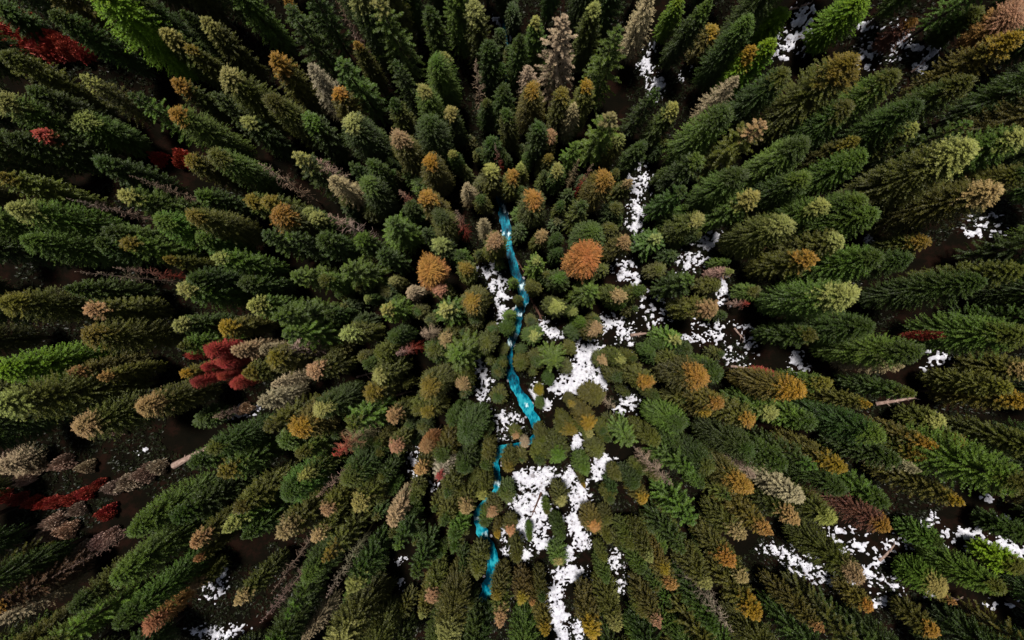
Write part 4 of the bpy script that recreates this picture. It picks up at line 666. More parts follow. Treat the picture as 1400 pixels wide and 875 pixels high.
s|S|7|28.21|-6.15|9.8|1.10|B|G|1.2|1.3|321|small bright green spruce, nearest such tree lower left of the broken snow near the slope
s|S|10|27.75|12.72|7.2|0.90|G|O|-0.9|0.3|286|small dark green spruce with olive tip, nearest upper left of snow patch under orange crown
s|S|5|-19.27|4.26|7.8|1.48|G|O|1.6|0.1|200|small dark green spruce with olive tip, nearest lower left of the left round orange larch
s|S|1|-7.76|9.86|11.4|1.30|B|G|-1.3|-0.3|168|small bright green spruce, nearest such tree upper right of the left round orange larch
f|F|0|0.22|6.04|9.0|0.95|B|G|0.9|-0.8|61|small bright green fir, nearest such tree upper left of the white creek rapids
f|F|9|31.18|0.76|7.0|1.12|G|G|2.4|-0.2|285|small dark green fir, nearest such tree above the broken snow near the slope
s|S|1|22.62|26.37|7.8|1.11|G|O|2.0|2.9|91|small dark green spruce with olive tip, nearest such tree above the upper snow strip
o|S|4|-10.40|22.81|6.9|1.16|O|O|0.1|3.0|273|half hidden olive green pine, nearest such tree left of the upper end of the creek
f|F|6|-20.83|-30.29|6.9|1.23|G|O|0.7|1.5|90|small dark green fir with olive tip, nearest one above the small snow fleck low centre
s|S|1|-19.61|-20.00|9.3|0.93|G|O|-0.4|1.5|122|small dark green spruce with olive tip, nearest one above the small snow fleck low centre
s|S|7|28.99|-33.56|5.5|0.97|G|O|-2.1|0.5|129|half hidden dark green spruce with olive tip, nearest above the bare tree at bottom edge
s|S|10|11.49|22.27|6.7|1.13|G|O|-3.5|-2.7|64|small dark green spruce with olive tip, nearest such tree above the right round orange larch
f|F|7|-24.81|-34.65|6.6|0.92|O|G|1.1|1.8|175|half hidden olive fir, nearest such tree above the pale bare snag
f|F|11|1.61|27.38|6.2|1.00|O|G|1.4|-0.1|312|small olive fir, nearest such tree upper right of the upper end of the creek
s|S|5|-18.53|23.94|8.5|0.95|G|G|0.6|-0.2|177|small dark green spruce, nearest such tree right of the pale tipped open fir
f|F|10|7.21|15.76|6.1|1.33|G|O|0.5|0.3|112|small dark green fir with olive tip, nearest upper left of the right round orange larch
f|F|8|-12.08|-28.93|8.2|1.01|O|G|1.0|0.3|40|small olive fir, nearest such tree left of the small white cascade
s|S|9|14.20|-39.03|9.4|1.14|B|G|0.2|0.1|83|small bright green spruce, nearest such tree below the golden larch by snow
f|F|8|30.03|-30.42|8.2|0.86|O|O|1.4|-0.1|243|small olive fir, nearest such tree above the bare tree at bottom edge
f|F|3|23.40|-5.10|9.6|1.28|O|O|2.8|3.1|345|small olive fir, nearest such tree left of the broken snow near the slope
o|S|5|-25.88|4.04|7.5|0.90|O|G|-1.4|2.0|236|half hidden olive green pine, nearest such tree upper right of the grey tan spruce
s|S|11|15.92|22.41|9.1|1.00|G|O|0.0|1.8|224|small dark green spruce with olive tip, nearest one upper left of the upper snow strip
f|F|4|24.26|9.99|8.1|1.36|G|G|2.0|0.9|273|small dark green fir, nearest such tree lower right of the pale tipped fir by snow
s|S|5|-3.90|-16.97|8.3|1.03|G|O|4.2|1.4|328|small dark green spruce with olive tip, nearest left of the round snow patch mid creek
s|S|1|-13.87|-16.44|7.7|1.31|G|O|-0.2|2.4|279|small dark green spruce with olive tip, nearest one upper left of the small white cascade
f|F|7|-15.76|22.40|9.5|1.00|G|O|-1.1|2.3|185|small dark green fir with olive tip, nearest one right of the pale tipped open fir
s|S|5|18.27|-24.09|10.0|1.31|G|G|1.6|1.2|315|small dark green spruce, nearest such tree upper right of the golden larch by snow
o|S|11|12.75|0.22|8.3|1.05|O|G|1.8|-1.6|65|small olive green pine, nearest such tree above the jagged central snow patch
f|F|5|-21.77|-19.00|9.1|0.90|G|G|-0.7|-1.3|313|small dark green fir, nearest such tree lower right of the grey tan spruce
s|S|6|-18.40|-22.35|12.4|1.44|G|O|-0.4|-0.2|88|dark green spruce with olive tip, nearest such tree above the small snow fleck low centre
s|S|5|23.07|22.47|7.8|0.89|G|G|1.0|-0.7|163|small dark green spruce, nearest such tree upper right of the upper snow strip
o|S|11|21.28|-11.36|8.2|0.93|O|G|-1.6|2.0|318|small olive green pine, second such tree right of the jagged central snow patch
f|F|2|8.75|19.54|9.4|1.33|G|G|0.4|-1.3|42|small dark green fir, nearest such tree right of the upper end of the creek
f|F|4|-15.09|-34.70|6.7|1.07|G|O|0.1|-0.3|285|small dark green fir with olive tip, nearest upper right of small snow fleck low centre
s|S|1|14.85|16.61|11.6|1.47|G|O|-1.8|1.8|294|dark green spruce with olive tip, nearest such tree left of the upper snow strip
f|F|11|-22.37|9.11|7.9|0.96|O|G|0.5|-0.2|120|half hidden olive fir, nearest such tree left of the left round orange larch
o|S|5|22.34|7.61|7.5|1.37|O|O|1.1|-0.0|125|small olive green pine, nearest such tree below the pale tipped fir by snow
f|F|1|1.50|-22.15|6.3|1.20|O|G|0.9|2.0|316|small olive fir, nearest such tree lower left of the sharp creek bend
o|S|5|13.11|-20.19|8.7|1.40|O|O|0.5|0.3|135|small olive green pine, nearest such tree right of the sharp creek bend
s|S|3|-20.83|-45.88|9.3|1.12|G|O|-1.3|0.0|343|half hidden dark green spruce, olive tip, nearest lower left of small snow fleck low centre
f|F|1|-20.14|-15.54|7.4|1.30|G|O|1.2|2.7|11|half hidden dark green fir with olive tip, nearest lower right of the grey tan spruce
s|S|11|-24.84|17.30|9.0|1.31|G|O|0.6|2.1|48|small dark green spruce with olive tip, nearest lower right of the pale tipped open fir
f|F|0|16.66|15.70|7.3|1.06|B|G|-0.5|0.2|191|half hidden bright green fir, nearest such tree lower left of the upper snow strip
s|S|1|23.63|15.22|10.7|1.26|G|G|-0.6|3.1|285|small dark green spruce, nearest such tree upper right of the pale tipped fir by snow
o|S|1|14.06|-37.04|7.6|0.92|O|O|2.0|1.5|93|small olive green pine, nearest such tree below the golden larch by snow
o|S|0|-5.51|0.30|9.7|1.31|O|G|0.9|1.6|273|small olive green pine, nearest such tree right of the star shaped fir
o|S|1|-6.30|-25.40|5.4|0.98|O|O|-1.2|0.4|212|small olive green pine, nearest such tree left of the small white cascade
s|S|11|-21.11|-38.52|6.8|1.39|G|G|-1.6|2.3|103|small dark green spruce, nearest such tree left of the small snow fleck low centre
o|S|4|-25.98|-3.91|9.3|1.41|O|O|0.7|-1.3|114|small olive green pine, nearest such tree right of the grey tan spruce
f|F|0|-25.72|-14.51|8.2|0.93|G|G|-1.2|1.6|5|half hidden dark green fir, nearest such tree lower right of the grey tan spruce
f|F|3|15.98|2.56|10.0|0.93|B|G|1.2|4.5|347|half hidden bright green fir, nearest such tree lower right of the right round orange larch
f|F|10|-19.63|-42.84|7.8|1.02|O|O|0.3|-2.3|302|small olive fir, nearest such tree below the small snow fleck low centre
f|F|8|13.99|7.80|7.7|1.31|O|O|-2.6|1.2|319|small olive fir, nearest such tree lower right of the right round orange larch
f|F|9|23.25|-41.77|9.9|1.03|B|G|-2.8|-1.9|11|small bright green fir, nearest such tree left of the bare tree at bottom edge
f|F|9|-15.32|-19.06|6.4|1.13|G|G|-0.3|1.5|84|small dark green fir, nearest such tree left of the round snow patch mid creek
f|F|1|-12.72|-37.04|6.8|0.94|G|O|-3.8|1.1|249|half hidden dark green fir with olive tip, nearest right of small snow fleck low centre
o|S|9|-14.08|1.58|7.8|1.18|O|G|-3.9|2.0|153|small olive green pine, second such tree left of the star shaped fir
o|S|1|14.34|-16.86|7.8|1.01|O|G|2.0|-2.6|4|small olive green pine, nearest such tree below the jagged central snow patch
o|S|2|-5.35|26.53|6.9|0.93|O|G|-1.7|-0.2|209|small olive green pine, nearest such tree upper left of the upper end of the creek
f|F|6|-24.96|15.60|5.9|0.99|G|G|-0.7|-0.2|119|small dark green fir, nearest such tree lower right of the pale tipped open fir
o|S|7|19.92|-44.28|8.1|1.16|O|O|0.6|0.1|335|small olive green pine, nearest such tree left of the bare tree at bottom edge
o|S|5|19.74|-23.30|6.5|1.04|O|G|3.0|-2.0|64|small olive green pine, nearest such tree lower right of the jagged central snow patch
s|S|1|-0.79|24.94|8.9|0.95|G|G|0.7|0.9|237|small dark green spruce, nearest such tree above the upper end of the creek
o|S|1|-23.08|-5.58|8.0|1.01|O|O|-1.3|4.8|349|small olive green pine, second such tree right of the grey tan spruce
o|S|2|-19.37|-17.76|10.0|1.04|O|G|-2.1|3.9|197|small olive green pine, nearest such tree lower right of the grey tan spruce
s|S|10|-0.15|0.72|9.0|1.07|B|G|1.4|2.3|227|small bright green spruce, nearest such tree lower right of the snow strip beside the rapids
f|F|3|-24.62|2.26|8.5|1.38|G|O|-1.9|1.4|188|small dark green fir with olive tip, nearest one upper right of the grey tan spruce
o|S|0|-3.53|-19.77|10.2|1.14|O|O|-1.1|2.1|216|small olive green pine, nearest such tree lower left of the round snow patch mid creek
f|F|9|-4.99|10.51|9.9|1.13|O|G|-3.1|0.5|180|small olive fir, nearest such tree upper left of the snow strip beside the rapids
f|F|0|17.80|-10.94|7.0|0.97|O|G|-3.2|2.7|223|small olive fir, nearest such tree lower right of the jagged central snow patch
f|F|9|30.89|-5.03|6.3|1.04|O|G|-0.6|-0.0|301|small olive fir, nearest such tree below the broken snow near the slope
o|S|5|-18.38|22.34|7.7|0.89|O|G|1.8|-1.1|139|small olive green pine, nearest such tree right of the pale tipped open fir
o|S|1|-1.38|-4.89|5.9|0.93|O|O|0.3|0.5|238|small olive green pine, nearest such tree upper left of the small bright yellow larch
f|F|4|5.28|6.74|11.9|1.31|G|O|-1.6|-0.0|111|dark green fir with olive tip, nearest such tree upper right of the white creek rapids
f|F|11|-14.33|-25.05|9.3|1.19|O|O|-1.5|2.1|108|small olive fir, nearest such tree lower left of the round snow patch mid creek
s|S|1|-1.64|-6.56|9.9|0.92|G|O|-1.5|0.2|278|small dark green spruce with olive tip, nearest one below the snow strip beside the rapids
s|S|7|19.24|-49.07|6.5|1.22|B|G|1.5|1.8|282|small bright green spruce, nearest such tree right of the bottom snow tongue
s|S|5|-16.23|-16.50|6.9|1.03|G|G|-0.1|3.1|21|small dark green spruce, nearest such tree left of the round snow patch mid creek
o|S|1|15.14|-31.12|7.0|1.03|O|O|2.6|-2.1|353|small olive green pine, nearest such tree right of the golden larch by snow
f|F|5|24.90|-11.70|8.6|1.48|O|G|1.6|2.9|28|small olive fir, nearest such tree lower left of the broken snow near the slope
o|S|5|29.35|5.42|8.0|1.37|O|O|0.9|-3.2|141|small olive green pine, nearest such tree below the snow patch under orange crown
s|S|1|2.42|25.09|8.3|1.00|B|G|1.0|0.6|120|small bright green spruce, nearest such tree upper right of the upper end of the creek
s|S|3|9.83|-1.53|8.4|1.35|G|G|0.2|-2.6|103|small dark green spruce, nearest such tree above the jagged central snow patch
f|F|7|-3.54|-6.65|6.5|0.95|O|O|-1.6|-1.6|298|small olive fir, nearest such tree upper left of the small bright yellow larch
s|S|0|25.43|-27.07|8.2|1.25|G|G|2.1|2.7|175|half hidden dark green spruce, nearest such tree right of the golden larch by snow
o|S|0|7.49|17.24|10.2|1.04|O|G|0.6|1.4|182|small olive green pine, nearest such tree upper left of the right round orange larch
s|S|1|23.34|-18.01|10.9|1.43|G|G|-2.3|-1.1|271|small dark green spruce, nearest such tree lower right of the jagged central snow patch
s|S|1|-2.19|-8.11|9.6|1.22|G|O|0.1|1.0|81|small dark green spruce with olive tip, nearest upper left of the small bright yellow larch
f|F|2|23.60|-46.34|9.1|1.05|B|G|2.9|-1.1|268|small bright green fir, nearest such tree lower left of the bare tree at bottom edge
o|S|5|-3.23|-1.43|8.0|1.04|O|G|-1.2|-0.8|240|small olive green pine, nearest such tree below the snow strip beside the rapids
f|F|8|1.16|17.09|8.0|1.31|B|G|-1.6|0.5|291|small bright green fir, nearest such tree lower right of the upper end of the creek
s|S|11|23.26|-35.15|6.3|1.20|B|G|2.0|-1.9|329|small bright green spruce, nearest such tree upper left of the bare tree at bottom edge
f|F|5|-18.70|-32.79|7.4|0.97|O|O|1.2|-2.2|139|small olive fir, nearest such tree above the small snow fleck low centre
o|S|9|9.30|-4.46|8.3|1.08|O|O|0.3|-1.2|318|small olive green pine, nearest such tree upper left of the jagged central snow patch
o|S|5|-21.52|16.79|7.8|1.47|O|O|0.4|-0.6|330|small olive green pine, nearest such tree lower right of the pale tipped open fir
f|F|5|31.10|8.74|8.1|0.95|B|G|2.1|1.3|326|small bright green fir, nearest such tree lower right of the snow patch under orange crown
o|S|4|21.84|-32.21|6.5|1.40|O|G|-3.6|1.4|79|small olive green pine, third such tree right of the golden larch by snow
f|F|7|1.14|14.00|9.0|1.48|G|G|-0.0|1.2|42|small dark green fir, nearest such tree lower right of the upper end of the creek
o|S|0|-5.11|21.87|6.2|1.23|O|O|-1.0|-0.4|346|small olive green pine, nearest such tree left of the upper end of the creek
f|F|5|21.90|-40.52|7.9|1.40|G|O|0.5|1.1|177|small dark green fir with olive tip, nearest left of the bare tree at bottom edge
o|S|5|-15.07|-26.75|9.2|1.24|O|G|0.3|2.0|318|small olive green pine, nearest such tree above the small snow fleck low centre
s|S|5|-17.95|3.20|6.9|0.90|B|G|-0.5|1.1|135|small bright green spruce, nearest such tree lower left of the left round orange larch
o|S|9|4.53|24.26|7.7|0.96|O|O|0.2|1.8|103|small olive green pine, nearest such tree upper right of the upper end of the creek
s|S|1|-0.75|-27.60|7.0|1.48|G|O|0.6|0.7|277|small dark green spruce with olive tip, nearest such tree right of the small white cascade
s|S|7|14.52|26.88|7.0|1.40|B|G|1.5|3.2|59|half hidden bright green spruce, nearest such tree upper left of the upper snow strip
s|S|1|-22.28|4.67|9.7|1.02|G|O|-2.3|1.1|87|small dark green spruce with olive tip, nearest one left of the left round orange larch
f|F|4|18.50|1.69|8.0|1.07|O|G|-0.3|2.1|11|small olive fir, nearest such tree below the pale tipped fir by snow
f|F|9|3.41|-8.00|8.3|1.06|O|O|-1.8|0.4|88|small olive fir, nearest such tree above the small bright yellow larch
o|S|1|24.21|-31.41|9.5|1.24|O|O|-2.1|1.0|99|small olive green pine, nearest such tree upper left of the bare tree at bottom edge
s|S|1|-7.11|-14.10|6.4|0.93|G|G|0.7|4.0|319|half hidden dark green spruce, nearest one upper left of the round snow patch mid creek
f|F|5|4.83|21.73|10.5|1.20|O|G|-0.5|0.1|23|small olive fir, nearest such tree right of the upper end of the creek
s|S|5|22.33|-3.71|8.0|1.01|B|G|-0.4|0.3|279|small bright green spruce, nearest such tree left of the broken snow near the slope
f|F|11|-7.89|-1.58|8.5|1.48|O|G|-2.8|-0.9|204|small olive fir, nearest such tree lower right of the star shaped fir
f|F|8|1.33|-4.60|8.3|1.03|G|G|-1.3|-1.6|150|small dark green fir, nearest such tree upper left of the small bright yellow larch
f|F|7|-5.46|-21.46|7.8|1.10|G|G|-0.9|0.5|82|half hidden dark green fir, nearest such tree upper left of the small white cascade
o|S|1|21.16|-23.32|9.0|1.08|O|O|-2.2|-0.6|273|small olive green pine, fourth such tree upper right of the golden larch by snow
s|S|1|21.44|-21.71|7.7|0.98|B|G|-2.6|1.1|283|small bright green spruce, nearest such tree upper right of the golden larch by snow
f|F|2|21.75|-5.95|8.0|0.93|G|O|1.0|-1.4|144|small dark green fir with olive tip, nearest one right of the jagged central snow patch
o|S|4|28.01|-35.89|6.9|1.19|O|O|-2.3|-1.2|58|small olive green pine, nearest such tree above the bare tree at bottom edge
o|S|5|3.01|0.05|6.2|1.02|O|G|1.8|-0.9|51|small olive green pine, nearest such tree below the white creek rapids
f|F|0|-7.41|-11.61|7.5|1.15|G|O|-0.3|-1.6|344|small dark green fir with olive tip, nearest upper left of round snow patch mid creek
f|F|5|-20.29|-27.73|7.1|1.04|O|O|0.3|0.1|194|small olive fir, second such tree above the small snow fleck low centre
s|S|6|-6.72|-44.75|6.7|1.26|G|O|-1.7|-0.9|225|small dark green spruce with olive tip, nearest upper left of lower end of the creek
f|F|11|25.73|11.76|6.1|0.93|B|G|1.6|2.2|104|small bright green fir, nearest such tree right of the pale tipped fir by snow
f|F|0|15.89|-26.14|8.8|0.99|G|O|-2.1|0.3|103|small dark green fir with olive tip, nearest upper right of the golden larch by snow
"""
SNOW = [(-4.12, 8.69, 1.75, 1.62, 0.86), (-2.25, 5.31, 1.5, 2.25, 0.86), (-2.12, 1.69, 1.38, 2.5, 0.86), (-1.25, 3.69, 1.0, 1.5, 0.86), (-4.88, -10.31, 1.38, 3.75, 0.86), (-1.0, -17.19, 2.25, 2.25, 0.86), (-1.75, -20.31, 1.0, 1.5, 0.6880000000000001), (-1.87, 47.95, 1.05, 1.52, 0.86), (-0.95, 44.87, 0.95, 1.66, 0.516), (21.74, 40.25, 1.29, 2.35, 0.86), (23.56, 37.63, 1.18, 1.65, 0.86), (22.38, 43.53, 0.58, 0.93, 0.86), (28.12, 39.54, 0.57, 0.69, 0.72), (26.9, 38.21, 0.46, 0.93, 0.72), (21.09, 22.75, 2.21, 2.45, 0.731), (20.87, 18.11, 1.35, 2.7, 0.86), (20.64, 15.66, 1.11, 1.97, 0.86), (19.11, 8.32, 1.73, 1.73, 0.86), (20.84, 6.56, 0.86, 1.47, 0.86), (31.51, 12.87, 1.88, 1.65, 0.72), (29.08, 9.68, 2.37, 1.42, 0.612), (33.65, 4.93, 1.16, 2.09, 0.72), (34.43, 3.76, 0.92, 1.16, 0.72), (32.62, -1.69, 2.8, 1.63, 0.72), (29.55, -2.66, 1.42, 1.18, 0.648), (36.39, -3.72, 1.37, 2.29, 0.612), (35.13, -5.7, 1.61, 1.61, 0.612), (23.65, 1.15, 1.94, 2.91, 0.602), (17.1, -0.56, 3.22, 1.49, 0.731), (19.22, -2.77, 1.97, 1.97, 0.731), (12.49, -5.93, 2.5, 2.75, 1.4), (11.87, -9.06, 3.5, 2.0, 1.4), (9.0, -11.56, 3.75, 1.5, 1.4), (15.18, -10.27, 1.74, 1.74, 1.4), (19.93, -13.47, 1.72, 1.72, 0.86), (18.53, -15.51, 1.24, 0.99, 0.6880000000000001), (4.0, -12.81, 1.38, 2.25, 1.4), (5.62, -14.31, 1.5, 1.25, 1.4), (7.12, -2.19, 2.0, 1.25, 1.1199999999999999), (5.25, -0.94, 1.0, 1.25, 0.9799999999999999), (-16.67, -24.02, 1.11, 1.98, 0.72), (-13.42, -28.14, 0.99, 0.75, 0.648), (-18.88, -40.28, 1.23, 0.74, 0.648), (-18.64, -44.47, 0.61, 0.98, 0.648), (11.25, -21.18, 1.25, 1.75, 1.4), (15.67, -24.19, 1.99, 1.49, 1.4), (14.45, -25.86, 1.0, 1.5, 1.4), (2.5, -27.19, 2.5, 2.0, 1.4), (5.0, -27.19, 2.5, 2.0, 1.4), (1.88, -31.56, 2.25, 3.0, 1.4), (4.38, -31.56, 2.5, 3.5, 1.4), (3.12, -35.31, 3.0, 2.75, 1.4), (5.25, -38.44, 1.5, 1.25, 1.4), (9.75, -27.19, 1.75, 1.75, 1.4), (11.5, -30.3, 1.75, 3.25, 1.4), (10.62, -34.69, 1.5, 2.5, 1.4), (11.87, -37.79, 1.5, 1.75, 1.4), (9.38, -40.06, 1.25, 1.5, 1.4), (10.0, -43.44, 3.25, 1.5, 1.4), (7.25, -47.19, 1.38, 3.0, 1.4), (8.0, -50.94, 1.75, 2.25, 1.4), (8.75, -53.81, 1.5, 1.5, 1.4), (11.25, -52.8, 1.0, 1.75, 1.26), (17.58, -41.18, 1.61, 2.48, 0.774), (18.53, -44.16, 1.24, 1.73, 0.774), (-1.25, -35.56, 0.75, 1.25, 0.86), (-1.25, -39.31, 1.0, 1.75, 0.6880000000000001), (2.25, -40.31, 1.0, 1.25, 1.1199999999999999), (41.42, 43.25, 1.26, 2.1, 0.72), (40.96, 40.69, 2.13, 1.7, 0.72), (39.86, 39.37, 1.29, 0.86, 0.72), (37.94, 43.76, 0.64, 0.64, 0.72), (48.84, 40.96, 0.61, 0.61, 0.72), (50.3, 37.72, 1.64, 1.64, 0.72), (52.5, 38.46, 2.03, 1.62, 0.72), (53.47, 39.45, 1.21, 1.21, 0.72), (55.36, 37.8, 1.01, 0.6, 0.72), (57.71, 36.65, 0.9, 0.9, 0.72), (56.67, 34.99, 1.02, 0.71, 0.72), (66.34, 14.03, 1.84, 1.02, 0.72), (67.68, 12.98, 1.42, 1.02, 0.72), (65.79, 12.8, 2.04, 1.02, 0.648), (60.61, -5.44, 2.28, 1.14, 0.72), (59.36, -5.99, 0.83, 1.04, 0.72), (43.11, -6.06, 1.11, 1.78, 0.72), (43.78, -6.93, 1.0, 0.89, 0.72), (51.97, 11.66, 0.75, 0.64, 0.72), (40.75, -35.11, 2.68, 1.23, 0.72), (42.59, -36.23, 2.43, 1.33, 0.72), (44.71, -37.31, 1.97, 1.53, 0.72), (47.45, -38.73, 2.17, 1.08, 0.648), (48.75, -31.28, 1.52, 0.76, 0.72), (50.92, -33.17, 2.16, 1.29, 0.72), (53.5, -34.29, 0.86, 1.5, 0.648), (56.23, -32.43, 1.92, 1.06, 0.648), (52.4, -37.16, 1.5, 1.28, 0.72), (55.33, -38.63, 1.06, 1.27, 0.72), (53.43, -40.85, 1.06, 0.85, 0.72), (60.72, -29.51, 1.06, 1.48, 0.72), (62.51, -30.73, 1.47, 1.05, 0.72), (65.22, -31.05, 2.3, 1.46, 0.72), (69.24, -31.78, 2.27, 1.24, 0.72), (70.82, -32.68, 1.65, 1.24, 0.72), (67.57, -25.42, 0.83, 0.52, 0.72), (69.35, -28.0, 1.24, 0.52, 0.72), (57.36, -32.34, 1.7, 0.85, 0.576), (60.28, -38.84, 1.47, 0.84, 0.648), (67.58, -40.19, 0.83, 0.72, 0.72), (70.02, -40.09, 1.03, 0.82, 0.72), (-47.16, -47.66, 2.69, 0.9, 0.72), (-45.13, -48.57, 2.93, 1.13, 0.72), (-43.08, -48.13, 1.81, 1.13, 0.648), (-45.93, -41.48, 1.46, 1.58, 0.612), (-45.12, -39.76, 1.13, 1.35, 0.612), (-40.99, -13.95, 2.05, 0.8, 0.72), (-42.54, -14.8, 1.59, 0.57, 0.72), (-56.78, -19.87, 1.11, 0.56, 0.72)]
CREEK = [(-1.83, 56.88, 0.58), (-1.4, 48.76, 0.7), (-0.95, 44.67, 0.95), (-1.21, 38.34, 0.61), (-2.22, 30.54, 0.62), (-2.37, 24.86, 1.0), (-1.87, 20.94, 2.26), (-1.25, 17.19, 2.14), (-0.75, 13.44, 1.76), (-0.25, 10.94, 1.76), (0.75, 7.81, 1.89), (1.62, 5.69, 2.26), (2.38, 3.69, 2.39), (1.5, 2.44, 3.02), (1.0, 0.31, 1.76), (0.62, -2.19, 1.51), (-0.25, -3.81, 1.76), (-0.62, -6.56, 2.01), (-0.75, -8.44, 2.26), (0.25, -10.31, 2.14), (1.5, -12.81, 2.39), (2.75, -15.06, 2.51), (4.0, -17.56, 2.14), (4.62, -19.31, 1.76), (3.5, -20.81, 1.26), (1.0, -21.56, 1.13), (-1.5, -21.81, 1.63), (-3.0, -23.31, 2.14), (-2.75, -25.31, 1.13), (-2.38, -27.81, 2.01), (-3.0, -29.81, 0.88), (-5.0, -31.56, 1.26), (-6.0, -33.44, 2.01), (-5.38, -35.94, 2.26), (-4.25, -38.44, 2.39), (-3.25, -40.94, 2.64), (-3.0, -43.06, 2.64), (-4.0, -45.31, 2.39), (-4.88, -47.56, 2.01), (-5.38, -50.06, 1.89), (-6.12, -52.81, 0.63), (-6.87, -61.56, 0.5), (-7.5, -69.04, 0.5)]
LOGS = [(3.38, 3.69, 5.25, -0.06, 0.28, 1, 'dark brown log lying along the creek bank by the white rapids'), (19.92, -2.52, 23.1, -2.13, 0.3, 0, 'pale pinkish log pointing at the blunt green spruce beside snow'), (34.91, -1.21, 36.2, -2.92, 0.16, 0, 'thin pale brown log slanting between two broken snow patches'), (34.44, -7.22, 37.01, -7.48, 0.22, 0, 'pale straight log below the snow patches on the slope'), (53.15, -12.29, 57.63, -11.14, 0.3, 0, 'pinkish log lying in deep shade below the pale bushy treetop'), (54.36, -14.96, 57.9, -15.32, 0.2, 0, 'pale pink log, the lower of a pair lying in deep shade'), (-51.53, -22.24, -46.56, -19.45, 0.55, 0, 'thick pinkish white log lying on the left slope'), (5.0, -29.31, 3.5, -33.44, 0.22, 1, 'dark brown log lying across the largest snow field'), (39.81, 44.49, 42.11, 44.75, 0.18, 0, 'thin pale log at the top of the snowy strip under lime trees'), (55.55, 34.47, 56.85, 35.76, 0.16, 0, 'thin pale log with snow near the upper right clearing'), (-19.97, -12.8, -16.91, -12.04, 0.2, 0, 'pale grey log sticking out between green spruces left of the creek'), (-25.5, -9.32, -23.38, -8.78, 0.2, 0, 'short pinkish log in the dark gap left of the creek'), (53.46, -35.02, 55.65, -32.78, 0.22, 0, 'snow edged pale log between two snow patches on the right slope'), (59.65, -38.38, 63.29, -39.82, 0.25, 0, 'white weathered log lying beside the large mossy green tree'), (-0.25, 12.19, 2.0, 8.19, 0.18, 1, 'thin dark log on the creek bank above the first rapids')]
STONES = [(0.25, 1.69, 0.62, 'brown stone standing in the creek just below the rapids'), (-0.38, -1.81, 0.38, 'grey stone at the creek edge above the white water'), (3.5, -26.56, 0.5, 'grey flat stone at the upper edge of the snow field'), (-0.75, 18.44, 0.31, 'small dark stone splitting the upper creek'), (-2.75, -27.19, 0.38, 'grey stone beside the small white cascade'), (-2.96, -27.41, 0.2, 'small grey stone along the waterline of the turquoise creek'), (-4.2, -48.69, 0.15, 'small grey stone along the waterline of the turquoise creek'), (-0.16, 17.37, 0.19, 'small grey stone along the waterline of the turquoise creek'), (0.49, -4.15, 0.31, 'small grey stone along the waterline of the turquoise creek'), (1.07, 9.66, 0.15, 'small grey stone along the waterline of the turquoise creek'), (-5.42, -45.46, 0.15, 'small grey stone along the waterline of the turquoise creek'), (-0.68, -10.5, 0.32, 'small grey stone along the waterline of the turquoise creek'), (-4.55, -41.13, 0.14, 'small grey stone along the waterline of the turquoise creek'), (-1.88, 15.44, 0.2, 'small grey stone along the waterline of the turquoise creek'), (-0.17, -2.42, 0.28, 'small grey stone along the waterline of the turquoise creek'), (-0.95, -22.22, 0.2, 'small grey stone along the waterline of the turquoise creek'), (0.39, 6.41, 0.19, 'small grey stone along the waterline of the turquoise creek'), (-5.52, -33.53, 0.31, 'small grey stone along the waterline of the turquoise creek'), (3.6, -14.44, 0.33, 'small grey stone along the waterline of the turquoise creek'), (0.03, -0.16, 0.27, 'small grey stone along the waterline of the turquoise creek'), (-5.3, -46.01, 0.27, 'small grey stone along the waterline of the turquoise creek'), (-1.8, -24.57, 0.22, 'small grey stone along the waterline of the turquoise creek'), (-1.08, -4.24, 0.3, 'small grey stone along the waterline of the turquoise creek'), (-3.58, -37.28, 0.33, 'small grey stone along the waterline of the turquoise creek'), (-3.06, -27.21, 0.17, 'small grey stone along the waterline of the turquoise creek'), (-1.61, -8.09, 0.25, 'small grey stone along the waterline of the turquoise creek'), (-1.87, -25.12, 0.22, 'small grey stone along the waterline of the turquoise creek'), (1.96, 7.27, 0.33, 'small grey stone along the waterline of the turquoise creek'), (-2.63, -21.66, 0.18, 'small grey stone along the waterline of the turquoise creek'), (-6.1, -36.74, 0.15, 'small grey stone along the waterline of the turquoise creek'), (0.89, 3.18, 0.25, 'small grey stone along the waterline of the turquoise creek'), (-4.2, -48.98, 0.16, 'small grey stone along the waterline of the turquoise creek'), (-5.9, -48.08, 0.15, 'small grey stone along the waterline of the turquoise creek'), (-3.14, -30.44, 0.33, 'small grey stone along the waterline of the turquoise creek'), (2.34, -16.77, 0.27, 'small grey stone along the waterline of the turquoise creek'), (-1.7, -7.13, 0.22, 'small grey stone along the waterline of the turquoise creek'), (-4.84, -44.23, 0.28, 'small grey stone along the waterline of the turquoise creek'), (-6.71, -33.63, 0.17, 'small grey stone along the waterline of the turquoise creek'), (0.31, -4.46, 0.18, 'small grey stone along the waterline of the turquoise creek')]

# ------------------------------------------------------------------ terrain
def vnoise(x, y, seed=0):
    """smooth value noise on arrays, 0..1"""
    x = np.asarray(x, float); y = np.asarray(y, float)
    xi = np.floor(x).astype(np.int64); yi = np.floor(y).astype(np.int64)
    fx = x - xi; fy = y - yi
    fx = fx*fx*(3-2*fx); fy = fy*fy*(3-2*fy)
    def h(a, b):
        n = (a*374761393 + b*668265263 + seed*974711) & 0xffffffff
        n = ((n ^ (n >> 13))*1274126177) & 0xffffffff
        return ((n ^ (n >> 16)) & 0xffff)/65535.0
    a = h(xi, yi); b = h(xi+1, yi); c = h(xi, yi+1); d = h(xi+1, yi+1)
    return (a*(1-fx)+b*fx)*(1-fy) + (c*(1-fx)+d*fx)*fy

